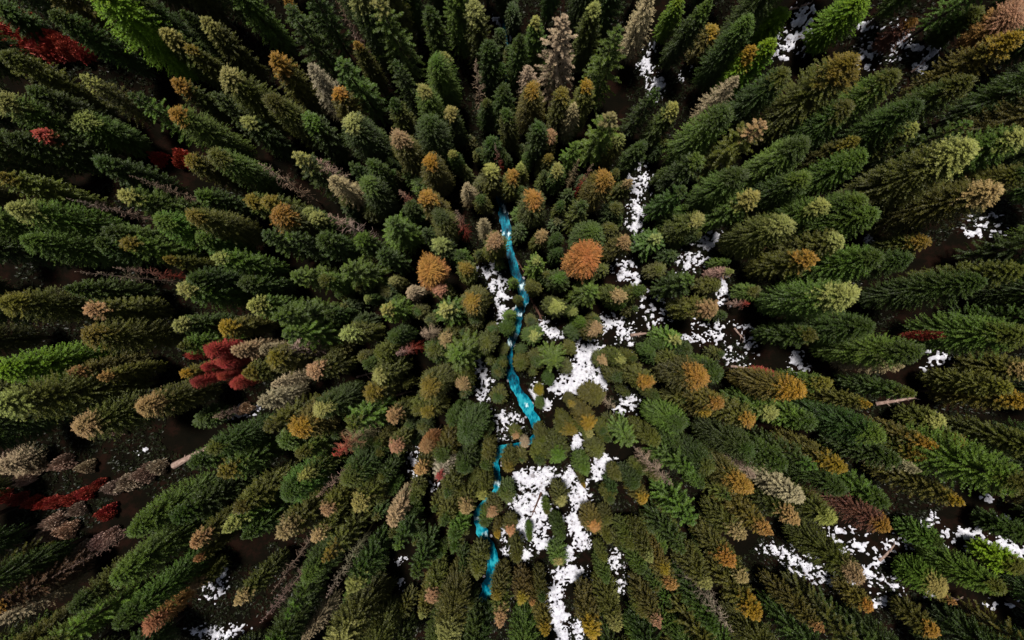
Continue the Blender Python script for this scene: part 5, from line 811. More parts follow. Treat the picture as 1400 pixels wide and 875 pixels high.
def fbm(x, y, seed=0, octs=3):
    s = 0; a = 0.5; t = 0
    for k in range(octs):
        s = s + a*vnoise(x*2**k, y*2**k, seed+k); t += a; a *= 0.5
    return s/t

def base_z(x, y):
    x = np.asarray(x, float); y = np.asarray(y, float)
    left = 10*(1-np.exp(-(np.minimum(x+6, 0)/34)**2)); right = 14*(1-np.exp(-(np.maximum(x-10, 0)/34)**2))
    t = np.clip((y-20)/45, 0, 1); up = 7*t*t*(3-2*t)
    t = np.clip((-y-40)/45, 0, 1)
    return left + right + up + .6*np.sin(x*.11+y*.05)*(left+right)/12 + .5*np.sin(y*.13+1.3)*(left+right)/12


def creek_dist(x, y):
    x = np.asarray(x, float); y = np.asarray(y, float)
    best = np.full(x.shape, 1e9); wid = np.full(x.shape, 1.0)
    for (ax, ay, aw), (bx, by, bw) in zip(CREEK[:-1], CREEK[1:]):
        dx, dy = bx-ax, by-ay; L2 = dx*dx+dy*dy
        t = np.clip(((x-ax)*dx+(y-ay)*dy)/L2, 0, 1)
        d = np.hypot(x-ax-t*dx, y-ay-t*dy)
        m = d < best
        best = np.where(m, d, best); wid = np.where(m, aw+(bw-aw)*t, wid)
    return best, wid

def ground_z(x, y):
    z = base_z(x, y)
    d, w = creek_dist(x, y)
    bed = 1.15*np.exp(-(np.maximum(d-w*0.35, 0)/(0.75))**2)
    return z + 0.45*(fbm(np.asarray(x)*0.35, np.asarray(y)*0.35, 5)-0.5) - bed

# ------------------------------------------------------------------ mesh helpers
def mesh_from(name, co, faces_flat, loop_sizes, mat, attrs=None, smooth=False):
    me = bpy.data.meshes.new(name)
    co = np.asarray(co, np.float32); fl = np.asarray(faces_flat, np.int32); ls = np.asarray(loop_sizes, np.int32)
    me.vertices.add(len(co)); me.vertices.foreach_set('co', co.ravel())
    me.loops.add(len(fl)); me.loops.foreach_set('vertex_index', fl)
    me.polygons.add(len(ls))
    st = np.zeros(len(ls), np.int32); st[1:] = np.cumsum(ls)[:-1]
    me.polygons.foreach_set('loop_start', st)
    if smooth:
        me.polygons.foreach_set('use_smooth', np.ones(len(ls), bool))
    me.update(calc_edges=True)
    for k, v in (attrs or {}).items():
        a = me.attributes.new(k, 'FLOAT', 'POINT'); a.data.foreach_set('value', np.asarray(v, np.float32))
    if mat: me.materials.append(mat)
    return me

def link(name, data, parent=None):
    o = bpy.data.objects.new(name, data); C.objects.link(o)
    if parent is not None: o.parent = parent
    return o

def tube(points, radii, sides=6, wob=0.0, r=None):
    """co, faces of a tapered tube through points"""
    P = np.asarray(points, float); n = len(P)
    co = []; F = []
    for i in range(n):
        d = P[min(i+1, n-1)]-P[max(i-1, 0)]; d /= np.linalg.norm(d)+1e-9
        u = np.cross(d, [0.31, 0.95, 0.07]); u /= np.linalg.norm(u); v = np.cross(d, u)
        for s in range(sides):
            a = 2*math.pi*s/sides
            k = radii[i]*(1+(wob*(r.random()-0.5) if r is not None else 0))
            co.append(P[i]+k*(math.cos(a)*u+math.sin(a)*v))
    for i in range(n-1):
        for s in range(sides):
            s2 = (s+1) % sides
            F.append((i*sides+s, i*sides+s2, (i+1)*sides+s2, (i+1)*sides+s))
    F.append(tuple(range(sides))[::-1]); F.append(tuple((n-1)*sides+s for s in range(sides)))
    return np.array(co), F

class Bag:
    def __init__(s): s.co = []; s.f = []; s.n = 0; s.a = []
    def add(s, co, F, tone=0.5):
        s.co.append(co); s.f += [tuple(i+s.n for i in f) for f in F]; s.n += len(co)
        s.a.append(np.full(len(co), tone))
    def mesh(s, name, mat, smooth=False):
        fl = [i for f in s.f for i in f]; ls = [len(f) for f in s.f]
        return mesh_from(name, np.concatenate(s.co), fl, ls, mat, {'tone': np.concatenate(s.a)}, smooth)

# ------------------------------------------------------------------ materials
def new_mat(name):
    m = bpy.data.materials.new(name); m.use_nodes = True
    nt = m.node_tree; nt.nodes.clear()
    return m, nt, nt.nodes, nt.links

def foliage_mat():
    m, nt, N, L = new_mat('needles')
    out = N.new('ShaderNodeOutputMaterial')
    info = N.new('ShaderNodeObjectInfo')
    tip = N.new('ShaderNodeAttribute'); tip.attribute_type = 'OBJECT'; tip.attribute_name = 'tip_colour'
    reach = N.new('ShaderNodeAttribute'); reach.attribute_type = 'OBJECT'; reach.attribute_name = 'tip_reach'
    up = N.new('ShaderNodeAttribute'); up.attribute_name = 'down'
    tone = N.new('ShaderNodeAttribute'); tone.attribute_name = 'tone'
    # how far the coloured top reaches down the crown
    dv = N.new('ShaderNodeMath'); dv.operation = 'DIVIDE'; L.new(up.outputs['Fac'], dv.inputs[0]); L.new(reach.outputs['Fac'], dv.inputs[1])
    tc = N.new('ShaderNodeTexCoord'); nz = N.new('ShaderNodeTexNoise'); nz.inputs['Scale'].default_value = 0.9; nz.inputs['Detail'].default_value = 3
    off = N.new('ShaderNodeVectorMath'); off.operation = 'ADD'
    rv = N.new('ShaderNodeMath'); rv.operation = 'MULTIPLY'; rv.inputs[1].default_value = 57.0; L.new(info.outputs['Random'], rv.inputs[0])
    L.new(tc.outputs['Object'], off.inputs[0]); L.new(rv.outputs[0], off.inputs[1]); L.new(off.outputs[0], nz.inputs['Vector'])
    jit = N.new('ShaderNodeMapRange'); jit.inputs['From Min'].default_value = 0.3; jit.inputs['From Max'].default_value = 0.7; jit.inputs['To Min'].default_value = -0.45; jit.inputs['To Max'].default_value = 0.45
    L.new(nz.outputs['Fac'], jit.inputs['Value'])
    ad = N.new('ShaderNodeMath'); ad.operation = 'ADD'; L.new(dv.outputs[0], ad.inputs[0]); L.new(jit.outputs[0], ad.inputs[1])
    ss = N.new('ShaderNodeMapRange'); ss.interpolation_type = 'SMOOTHSTEP'
    ss.inputs['From Min'].default_value = 0.55; ss.inputs['From Max'].default_value = 1.25; ss.inputs['To Min'].default_value = 1.0; ss.inputs['To Max'].default_value = 0.0
    L.new(ad.outputs[0], ss.inputs['Value'])
    mx = N.new('ShaderNodeMix'); mx.data_type = 'RGBA'
    L.new(ss.outputs[0], mx.inputs['Factor']); L.new(info.outputs['Color'], mx.inputs[6]); L.new(tip.outputs['Color'], mx.inputs[7])
    # sprays differ in age: value and hue vary from spray to spray and tree to tree
    hsv = N.new('ShaderNodeHueSaturation'); L.new(mx.outputs[2], hsv.inputs['Color'])
    vr = N.new('ShaderNodeMapRange'); vr.inputs['To Min'].default_value = 0.5; vr.inputs['To Max'].default_value = 1.6; L.new(tone.outputs['Fac'], vr.inputs['Value']); L.new(vr.outputs[0], hsv.inputs['Value'])
    hr = N.new('ShaderNodeMapRange'); hr.inputs['To Min'].default_value = 0.478; hr.inputs['To Max'].default_value = 0.518; L.new(nz.outputs['Fac'], hr.inputs['Value']); L.new(hr.outputs[0], hsv.inputs['Hue'])
    d = N.new('ShaderNodeBsdfDiffuse'); t = N.new('ShaderNodeBsdfTranslucent'); ms = N.new('ShaderNodeMixShader'); ms.inputs[0].default_value = 0.18
    g = N.new('ShaderNodeBsdfGlossy'); g.inputs['Roughness'].default_value = 0.45; ms2 = N.new('ShaderNodeMixShader'); ms2.inputs[0].default_value = 0.025
    L.new(hsv.outputs[0], d.inputs['Color']); L.new(hsv.outputs[0], t.inputs['Color'])
    L.new(d.outputs[0], ms.inputs[1]); L.new(t.outputs[0], ms.inputs[2]); L.new(ms.outputs[0], ms2.inputs[1]); L.new(g.outputs[0], ms2.inputs[2]); L.new(ms2.outputs[0], out.inputs[0])
    return m

def simple_mat(name, stops, scale=3.0, rough=0.9, bump=0.3, coord='Object', detail=6, stretch=(1, 1, 1), spec=0.15, bscale=None):
    m, nt, N, L = new_mat(name)
    out = N.new('ShaderNodeOutputMaterial'); b = N.new('ShaderNodeBsdfPrincipled')
    tc = N.new('ShaderNodeTexCoord'); mp = N.new('ShaderNodeMapping'); mp.inputs['Scale'].default_value = stretch
    nz = N.new('ShaderNodeTexNoise'); nz.inputs['Scale'].default_value = scale; nz.inputs['Detail'].default_value = detail
    L.new(tc.outputs[coord], mp.inputs[0]); L.new(mp.outputs[0], nz.inputs['Vector'])
    cr = N.new('ShaderNodeValToRGB'); L.new(nz.outputs['Fac'], cr.inputs[0])
    while len(cr.color_ramp.elements) < len(stops): cr.color_ramp.elements.new(0.5)
    for e, (p, c) in zip(cr.color_ramp.elements, stops): e.position = p; e.color = (*c, 1)
    L.new(cr.outputs[0], b.inputs['Base Color']); b.inputs['Roughness'].default_value = rough
    b.inputs['Specular IOR Level'].default_value = spec
    if bump:
        n2 = N.new('ShaderNodeTexNoise'); n2.inputs['Scale'].default_value = bscale or scale*3; n2.inputs['Detail'].default_value = 4
        L.new(mp.outputs[0], n2.inputs['Vector'])
        bp = N.new('ShaderNodeBump'); bp.inputs['Strength'].default_value = bump; bp.inputs['Distance'].default_value = 0.2
        L.new(n2.outputs['Fac'], bp.inputs['Height']); L.new(bp.outputs[0], b.inputs['Normal'])
    L.new(b.outputs[0], out.inputs[0])
    return m

def bark_tint_mat():
    """bare wood, tinted per tree like the needles are"""
    m, nt, N, L = new_mat('bare_wood')
    out = N.new('ShaderNodeOutputMaterial'); b = N.new('ShaderNodeBsdfPrincipled')
    info = N.new('ShaderNodeObjectInfo')
    tip = N.new('ShaderNodeAttribute'); tip.attribute_type = 'OBJECT'; tip.attribute_name = 'tip_colour'
    up = N.new('ShaderNodeAttribute'); up.attribute_name = 'down'
    tone = N.new('ShaderNodeAttribute'); tone.attribute_name = 'tone'
    mr = N.new('ShaderNodeMapRange'); mr.inputs['From Min'].default_value = 0.1; mr.inputs['From Max'].default_value = 0.5; mr.inputs['To Min'].default_value = 1; mr.inputs['To Max'].default_value = 0
    L.new(up.outputs['Fac'], mr.inputs['Value'])
    mx = N.new('ShaderNodeMix'); mx.data_type = 'RGBA'; L.new(mr.outputs[0], mx.inputs['Factor']); L.new(info.outputs['Color'], mx.inputs[6]); L.new(tip.outputs['Color'], mx.inputs[7])
    hsv = N.new('ShaderNodeHueSaturation'); L.new(mx.outputs[2], hsv.inputs['Color'])
    vr = N.new('ShaderNodeMapRange'); vr.inputs['To Min'].default_value = 0.55; vr.inputs['To Max'].default_value = 1.35; L.new(tone.outputs['Fac'], vr.inputs['Value']); L.new(vr.outputs[0], hsv.inputs['Value'])
    L.new(hsv.outputs[0], b.inputs['Base Color']); b.inputs['Roughness'].default_value = 0.85; b.inputs['Specular IOR Level'].default_value = 0.1
    L.new(b.outputs[0], out.inputs[0])
    return m

M_NEEDLE = foliage_mat()
M_BARE = bark_tint_mat()
M_BARK = simple_mat('bark', [(0.3, (0.035, 0.024, 0.018)), (0.7, (0.11, 0.075, 0.055))], 4, stretch=(3, 3, 0.5))
M_SOIL = simple_mat('forest_floor', [(0.30, (0.003, 0.003, 0.002)), (0.5, (0.005, 0.004, 0.0025)), (0.62, (0.012, 0.0055, 0.0038)), (0.78, (0.007, 0.007, 0.003))], 0.35, bump=0.8, bscale=4, spec=0.02, rough=1.0)  # near-black: the tree shade in the gaps is put into the soil colour
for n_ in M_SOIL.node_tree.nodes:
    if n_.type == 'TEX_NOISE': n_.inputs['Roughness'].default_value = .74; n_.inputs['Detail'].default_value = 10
M_SNOW = simple_mat('snow', [(0.30, (0.10, 0.07, 0.055)), (0.345, (0.40, 0.39, 0.43)), (0.44, (0.52, 0.52, 0.59)), (0.62, (0.68, 0.68, 0.73))], 1.7, rough=0.6, bump=1.0, bscale=1.3, detail=8)
M_LOG = simple_mat('weathered_wood', [(0.3, (0.16, 0.10, 0.08)), (0.7, (0.42, 0.30, 0.25))], 2, stretch=(1, 1, 4))
M_DARKLOG = simple_mat('wet_wood', [(0.3, (0.045, 0.022, 0.016)), (0.7, (0.13, 0.07, 0.05))], 2)
M_STONE = simple_mat('stone', [(0.3, (0.16, 0.15, 0.17)), (0.7, (0.42, 0.40, 0.43))], 1.5)

def water_mat():
    m, nt, N, L = new_mat('turquoise_water')
    out = N.new('ShaderNodeOutputMaterial'); b = N.new('ShaderNodeBsdfPrincipled')
    tc = N.new('ShaderNodeTexCoord')
    n1 = N.new('ShaderNodeTexNoise'); n1.inputs['Scale'].default_value = 0.28; n1.inputs['Detail'].default_value = 3
    n2 = N.new('ShaderNodeTexNoise'); n2.inputs['Scale'].default_value = 1.5; n2.inputs['Detail'].default_value = 5; n2.inputs['Roughness'].default_value = 0.65
    mp = N.new('ShaderNodeMapping'); mp.inputs['Scale'].default_value = (1.5, 0.6, 1)
    L.new(tc.outputs['Object'], n1.inputs['Vector']); L.new(tc.outputs['Object'], mp.inputs[0]); L.new(mp.outputs[0], n2.inputs['Vector'])
    a = N.new('ShaderNodeMath'); a.operation = 'MULTIPLY_ADD'; a.inputs[1].default_value = 0.75
    L.new(n2.outputs['Fac'], a.inputs[0]); L.new(n1.outputs['Fac'], a.inputs[2])
    cr = N.new('ShaderNodeValToRGB'); L.new(a.outputs[0], cr.inputs[0])
    st = [(0.74, (0.000, 0.016, 0.030)), (0.84, (0.000, 0.070, 0.115)), (0.93, (0.000, 0.15, 0.225)), (1.0, (0.020, 0.29, 0.36)), ]
    while len(cr.color_ramp.elements) < len(st): cr.color_ramp.elements.new(0.5)
    for e, (p, c) in zip(cr.color_ramp.elements, st): e.position = p; e.color = (*c, 1)
    foam = N.new('ShaderNodeAttribute'); foam.attribute_name = 'foam'
    fm = N.new('ShaderNodeMath'); fm.operation = 'MULTIPLY_ADD'; fm.inputs[1].default_value = 2.2; fm.inputs[2].default_value = -1.0
    L.new(n2.outputs['Fac'], fm.inputs[0])
    fa = N.new('ShaderNodeMath'); fa.operation = 'ADD'; fa.use_clamp = False; L.new(fm.outputs[0], fa.inputs[0]); L.new(foam.outputs['Fac'], fa.inputs[1])
    fr = N.new('ShaderNodeMapRange'); fr.inputs['From Min'].default_value = 0.78; fr.inputs['From Max'].default_value = 1.12; L.new(fa.outputs[0], fr.inputs['Value'])
    mx = N.new('ShaderNodeMix'); mx.data_type = 'RGBA'; L.new(fr.outputs[0], mx.inputs['Factor']); L.new(cr.outputs[0], mx.inputs[6]); mx.inputs[7].default_value = (0.62, 0.80, 0.86, 1)
    L.new(mx.outputs[2], b.inputs['Base Color']); b.inputs['Roughness'].default_value = 0.35; b.inputs['Specular IOR Level'].default_value = 0.03
    bp = N.new('ShaderNodeBump'); bp.inputs['Strength'].default_value = 0.5; bp.inputs['Distance'].default_value = 0.15
    L.new(n2.outputs['Fac'], bp.inputs['Height']); L.new(bp.outputs[0], b.inputs['Normal'])
    L.new(b.outputs[0], out.inputs[0])
    return m
M_WATER = water_mat()

# ------------------------------------------------------------------ ground, snow, creek
def axis(core, step, far):
    a = list(np.arange(0, core, step)); s = step
    while a[-1] < far: s *= 1.25; a.append(a[-1]+s)
    a = np.array(a); return np.concatenate([-a[:0:-1], a])
gx = axis(78, 0.55, 420); gy = axis(66, 0.55, 420)
X, Y = np.meshgrid(gx, gy, indexing='ij')
Z = ground_z(X, Y)
nx, ny = X.shape
I = np.arange(nx*ny).reshape(nx, ny)
quads = np.stack([I[:-1, :-1], I[1:, :-1], I[1:, 1:], I[:-1, 1:]], -1).reshape(-1, 4)
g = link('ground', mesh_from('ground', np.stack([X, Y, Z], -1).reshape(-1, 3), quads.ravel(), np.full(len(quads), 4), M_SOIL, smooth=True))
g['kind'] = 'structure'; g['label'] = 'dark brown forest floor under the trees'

# snow: an uneven layer that thins to nothing at its edges and round stems
st = 0.13
sx = np.arange(-78, 78, st); sy = np.arange(-66, 66, st)
X, Y = np.meshgrid(sx, sy, indexing='ij')
S = np.full(X.shape, -1.0)
for (bx, by, rx, ry, k) in SNOW:
    i0, i1 = np.searchsorted(sx, [bx-rx*1.5, bx+rx*1.5]); j0, j1 = np.searchsorted(sy, [by-ry*1.5, by+ry*1.5])
    xs = X[i0:i1, j0:j1]; ys = Y[i0:i1, j0:j1]
    d = np.sqrt(((xs-bx)/rx)**2+((ys-by)/ry)**2)
    S[i0:i1, j0:j1] = np.maximum(S[i0:i1, j0:j1], k*np.clip(1.25-d, -1, 1))
near = S > -0.5
n = np.zeros_like(S)
xs, ys = X[near], Y[near]
n[near] = 1.0*(fbm(xs*0.7, ys*0.7, 11, 3)-0.5) + 1.5*(fbm(xs*1.7+ys*.6, ys*1.7-xs*.6, 31, 2)-0.5) + 1.9*(fbm(xs*3.5, ys*3.5, 47, 2)-0.5)
T = np.where(near, S*0.95 + n - 0.50, -1)
cd = np.full(S.shape, 9.0); dd, ww = creek_dist(xs, ys); cd[near] = dd-ww*0.62
T = np.where(cd < 0, -1, T)
zg = np.zeros_like(S); zg[near] = ground_z(xs, ys)
Zs = zg + np.clip(T*0.5, -0.25, 0.22) + 0.02*np.where(T > 0, 1, 0)
nx, ny = X.shape
I = np.arange(nx*ny).reshape(nx, ny)
keep = (np.maximum.reduce([T[:-1, :-1], T[1:, :-1], T[1:, 1:], T[:-1, 1:]]) > -0.02) & near[:-1, :-1] & near[1:, :-1] & near[1:, 1:] & near[:-1, 1:]
quads = np.stack([I[:-1, :-1], I[1:, :-1], I[1:, 1:], I[:-1, 1:]], -1)[keep]
u, inv = np.unique(quads, return_inverse=True)
co = np.stack([X, Y, Zs], -1).reshape(-1, 3)[u]
s = link('snow', mesh_from('snow', co, inv.ravel(), np.full(len(quads), 4), M_SNOW, smooth=True))
s['kind'] = 'stuff'; s['label'] = 'patchy white snow lying on the forest floor'

# creek: a ribbon a little below the banks
pts = np.array(CREEK); seg = np.hypot(np.diff(pts[:, 0]), np.diff(pts[:, 1])); L_ = np.concatenate([[0], np.cumsum(seg)])
t = np.arange(0, L_[-1], 0.3)
def spl(v):
    y_ = np.interp(t, L_, v); k = np.ones(9)/9
    return np.convolve(np.pad(y_, 4, mode='edge'), k, 'valid')
cx, cy, cw, cf = spl(pts[:, 0]), spl(pts[:, 1]), spl(pts[:, 2]), None
foam0 = [(1.75, 5.81, 2.01), (0.5, 2.56, 1.76), (1.5, 0.94, 1.26), (0.62, -2.69, 1.76), (-0.38, -4.06, 1.76), (3.0, 2.44, 1.51), (-2.38, -28.06, 1.76), (-6.0, -34.06, 1.51), (-4.5, -36.94, 1.51), (-1.25, 19.06, 1.51), (-1.0, 14.69, 1.51), (-5.38, -49.31, 1.26), (2.5, -14.69, 1.26), (-0.95, 44.67, 2.01)]
dx, dy = np.gradient(cx), np.gradient(cy); dl = np.hypot(dx, dy); nxv, nyv = -dy/dl, dx/dl
K = 11; co = []; fo = []
for i in range(len(t)):
    for k in range(K):
        q = (k/(K-1)-0.5)*2
        w = cw[i]*(0.34+0.32*(fbm(np.array([t[i]*0.8]), np.array([9.0+(q > 0)*7]), 3)[0]-0.5))*1.12
        px, py = cx[i]+nxv[i]*q*w, cy[i]+nyv[i]*q*w
        co.append((px, py, float(base_z(np.array([px]), np.array([py]))[0])-0.42+0.03*math.sin(t[i]*2.1+q*3)))
        f = 0
        for fx, fy, fr in foam0: f = max(f, 1.0-math.hypot(px-fx, py-fy)/fr)
        fo.append(f)
I = np.arange(len(t)*K).reshape(-1, K)
quads = np.stack([I[:-1, :-1], I[1:, :-1], I[1:, 1:], I[:-1, 1:]], -1).reshape(-1, 4)
w = link('creek', mesh_from('creek', co, quads.ravel(), np.full(len(quads), 4), M_WATER, {'foam': fo}, smooth=True))
w['kind'] = 'structure'; w['label'] = 'narrow turquoise creek winding between the trees'

# low twigs and fern tufts on the floor (nobody could count them)
def tufts(nt_, rad=0.28):
    px = rng.uniform(-74, 74, nt_); py = rng.uniform(-60, 60, nt_)
    d, wd = creek_dist(px, py); ok = (d > wd*0.62) & (fbm(px*0.12, py*0.12, 77) > 0.42); px, py = px[ok], py[ok]
    pz = ground_z(px, py); n_ = len(px); q = 5
    P = np.repeat(np.stack([px, py, pz], -1), q, 0)
    a = rng.uniform(0, 2*np.pi, n_*q); el = rng.uniform(0.2, 1.1, n_*q); ln = rad*rng.uniform(0.6, 1.6, n_*q)
    d = np.stack([np.cos(a)*np.cos(el), np.sin(a)*np.cos(el), np.sin(el)], -1); sd = np.stack([-np.sin(a), np.cos(a), 0*a], -1)
    tip = P + d*ln[:, None]; mid = P + d*(ln*0.5)[:, None]; ww_ = (ln*0.16)[:, None]*sd
    co_ = np.stack([P-0.02, mid+ww_, tip, mid-ww_], 1).reshape(-1, 3)
    tn = np.repeat(np.repeat(rng.random(n_), q), 4)
    return co_, tn
co, tn = tufts(95000, 0.33)
u_ = link('undergrowth', mesh_from('undergrowth', co, np.arange(len(co)), np.full(len(co)//4, 4), M_NEEDLE, {'tone': tn, 'down': np.ones(len(co))*3}))
u_.color = (0.013, 0.017, 0.006, 1); u_['tip_colour'] = (0.05, 0.03, 0.015); u_['tip_reach'] = 0.5
u_['kind'] = 'stuff'; u_['label'] = 'low dark ferns and twigs on the forest floor'

# ------------------------------------------------------------------ tree models (20 m tall, 2.2 m crown radius, then scaled)
H0, R0 = 20.0, 2.2
def trunk_mesh(seed, bare=False):
    r = np.random.default_rng(seed); k = 9
    zs = np.linspace(-0.6, H0*0.985, k); sw = np.cumsum(r.normal(0, 0.035, (k, 2)), 0); sw[0] = 0
    P = np.column_stack([sw, zs]); rad = 0.24*(1-np.linspace(0, 1, k))**0.8+0.022
    co, F = tube(P, rad, 8, 0.15, r)
    down = (H0-co[:, 2])/H0
    fl = [i for f in F for i in f]
    return mesh_from('trunk', co, fl, [len(f) for f in F], M_BARE if bare else M_BARK, {'tone': r.random(len(co)), 'down': down}, True), sw, zs

PROFILES = {                       # crown radius at a share of the way down from the tip
    'spruce': ([0, .04, .12, .25, .42, .65, .85, 1], [.05, .34, .62, .86, 1, 1, .86, .5]),
    'spire':  ([0, .04, .12, .25, .42, .65, .85, 1], [.03, .22, .46, .74, .95, 1, .9, .6]),
    'star':   ([0, .04, .12, .25, .42, .65, .85, 1], [.03, .22, .46, .70, .90, 1, 1, .7]),
    'broad':  ([0, .03, .09, .18, .32, .55, .8, 1], [.12, .48, .76, .94, 1, .98, .8, .45]),
    'fine':   ([0, .04, .12, .25, .42, .65, .85, 1], [.05, .32, .60, .84, 1, 1, .86, .5]),
    'thin':   ([0, .05, .12, .25, .42, .65, .85, 1], [.03, .22, .44, .68, .9, 1, .9, .6]),
}
def crown_mesh(kind, seed):
    r = np.random.default_rng(seed)
    pu, pr = PROFILES['spire' if kind == 'spruce' and seed % 7 in (1, 5) else kind]
    depth = {'fine': .84, 'spruce': .84, 'star': .84, 'broad': .62, 'thin': .78}[kind]*H0
    gap = {'fine': .27, 'spruce': .36, 'star': .92, 'broad': .32, 'thin': .42}[kind]
    nb = {'fine': 13, 'spruce': 9, 'star': 7, 'broad': 17, 'thin': 8}[kind]
    lob = r.uniform(0, 6.28, 3)
    B = []                          # branches: z0, azimuth, length, elevation, droop, tone
    z = 0.12
    while z < depth:
        u = z/depth; rad = np.interp(u, pu, pr)*R0
        k = max(4, int(round(nb*(0.55+0.45*min(1, rad/R0*1.3)))))
        a0 = r.uniform(0, 6.28)
        for i in range(k):
            a = a0 + 6.283*i/k + r.normal(0, .18)
            lobe = 1 + .10*math.sin(2*a+lob[0]+u*3) + .08*math.sin(3*a+lob[1]-u*5)
            ln = rad*lobe*(r.uniform(.74, 1.14) if kind not in ('fine', 'broad') else r.uniform(.86, 1.08))*(.95 if kind == 'broad' else 1)*(1.12 if r.random() < .10 else 1)
            el = {'fine': .75-1.05*u, 'spruce': .75-1.05*u, 'star': .60-.85*u, 'broad': .95-1.1*u, 'thin': .7-1.0*u}[kind] + r.normal(0, .13)
            B.append((H0-z+r.normal(0, .08), a, ln, el, r.uniform(.10, .32)*(1.0 if kind != 'broad' else .4), r.random()))
        z += gap*r.uniform(.75, 1.25)*(0.55 if u < .15 and kind != 'star' else .7 if u < .15 else 1)
    B = np.array(B)
    P0, D1, LEN, WID, TON, DN, ROLL = [], [], [], [], [], [], []
    per = {'fine': 20, 'spruce': 20, 'star': 34, 'broad': 20, 'thin': 13}[kind]
    for (z0, a, ln, el, dr, tn) in B:
        n_ = max(4, int(per*(0.5+ln/R0*0.7)))
        s_ = np.sort(r.uniform(.12, 1.0, n_)**0.75); s_[-1] = 1.0
        ca, sa = math.cos(a), math.sin(a)
        hr = ln*s_*math.cos(el*0.6); hz = ln*s_*math.sin(el) - dr*ln*s_**2*1.2
        p = np.stack([ca*hr, sa*hr, z0+hz], -1)
        side = np.where(np.arange(n_) % 2 == 0, 1, -1)*r.uniform(.35, 1.5 if kind == 'broad' else .95, n_); side[-1] = 0
        da = a + side
        dz = (el - dr*2*s_)*0.8 + r.normal(0, .22, n_) - (.12 if kind != 'broad' else -.1)
        d = np.stack([np.cos(da)*np.cos(dz), np.sin(da)*np.cos(dz), np.sin(dz)], -1)
        L1 = (0.20+{'fine': .26, 'spruce': .26, 'star': .24, 'broad': .26, 'thin': .26}[kind]*(1-s_*.75)*min(1, ln/R0+.2))*r.uniform(.75, 1.25, n_)
        if kind == 'broad': L1 *= .55
        if kind == 'fine': L1 *= .62
        P0.append(p); D1.append(d); LEN.append(L1); TON.append(np.clip(tn*(.6 if kind != 'fine' else .4)+r.random(n_)*(.25 if kind != 'fine' else .45)+.15*s_, 0, 1)); DN.append((H0-p[:, 2])/H0)
    P0 = np.concatenate(P0); D1 = np.concatenate(D1); LEN = np.concatenate(LEN); TON = np.concatenate(TON); DN = np.concatenate(DN)
    # every spray: a spine leaflet and two side leaflets, each a thin pointed blade
    parts = []; tones = []; downs = []
    up = np.array([0, 0, 1.0])
    for rot, kl, kw in ((0, 1.0, .085), (.55, .75, .085), (-.55, .75, .085), (0, .85, .08)):
        n_ = len(P0)
        rr = rot + r.normal(0, .16, n_)
        sd = np.cross(D1, up); sd /= np.linalg.norm(sd, axis=1)[:, None]+1e-6
        d = D1*np.cos(rr)[:, None] + sd*np.sin(rr)[:, None]
        d[:, 2] += r.normal(-.05, .18, n_)
        d /= np.linalg.norm(d, axis=1)[:, None]
        s2 = np.cross(d, up); s2 /= np.linalg.norm(s2, axis=1)[:, None]+1e-6
        n2 = np.cross(s2, d); ro = r.normal(0, .55, n_) + (1.2 if kl == .8 else 0)
        w_ = (s2*np.cos(ro)[:, None]+n2*np.sin(ro)[:, None])*(LEN*kw*r.uniform(.8, 1.2, n_))[:, None]*(.75 if kind == 'thin' else 1)
        ln_ = (LEN*kl)[:, None]
        st_ = P0 + D1*(0 if rot == 0 else .22)*LEN[:, None]
        parts.append(np.stack([st_, st_+d*ln_*.4+w_, st_+d*ln_, st_+d*ln_*.4-w_], 1))
        tones.append(np.clip(TON+r.normal(0, .1, n_), 0, 1)); downs.append(DN)
    co = np.concatenate(parts).reshape(-1, 3); tn = np.repeat(np.concatenate(tones), 4); dn = np.repeat(np.concatenate(downs), 4)
    # a thin wooden rib per branch keeps the crown joined up
    rb = []
    for (z0, a, ln, el, dr, t_) in B:
        ca, sa = math.cos(a), math.sin(a); s_ = np.array([0, .5, 1.0])
        hr = ln*s_*math.cos(el*.6); hz = ln*s_*math.sin(el)-dr*ln*s_**2*1.2
        p = np.stack([ca*hr, sa*hr, z0+hz], -1); wv = np.array([-sa, ca, 0])*.022; zv = np.array([0, 0, .03])
        rb += [p[0]-wv, p[0]+wv, p[1]+wv, p[1]-wv, p[1]-wv, p[1]+wv, p[2]+wv*.4, p[2]-wv*.4]
    rb = np.array(rb)
    co = np.concatenate([co, rb]); tn = np.concatenate([tn, np.full(len(rb), .15)]); dn = np.concatenate([dn, (H0-rb[:, 2])/H0])
    return mesh_from('crown', co, np.arange(len(co)), np.full(len(co)//4, 4), M_NEEDLE, {'tone': tn, 'down': dn})

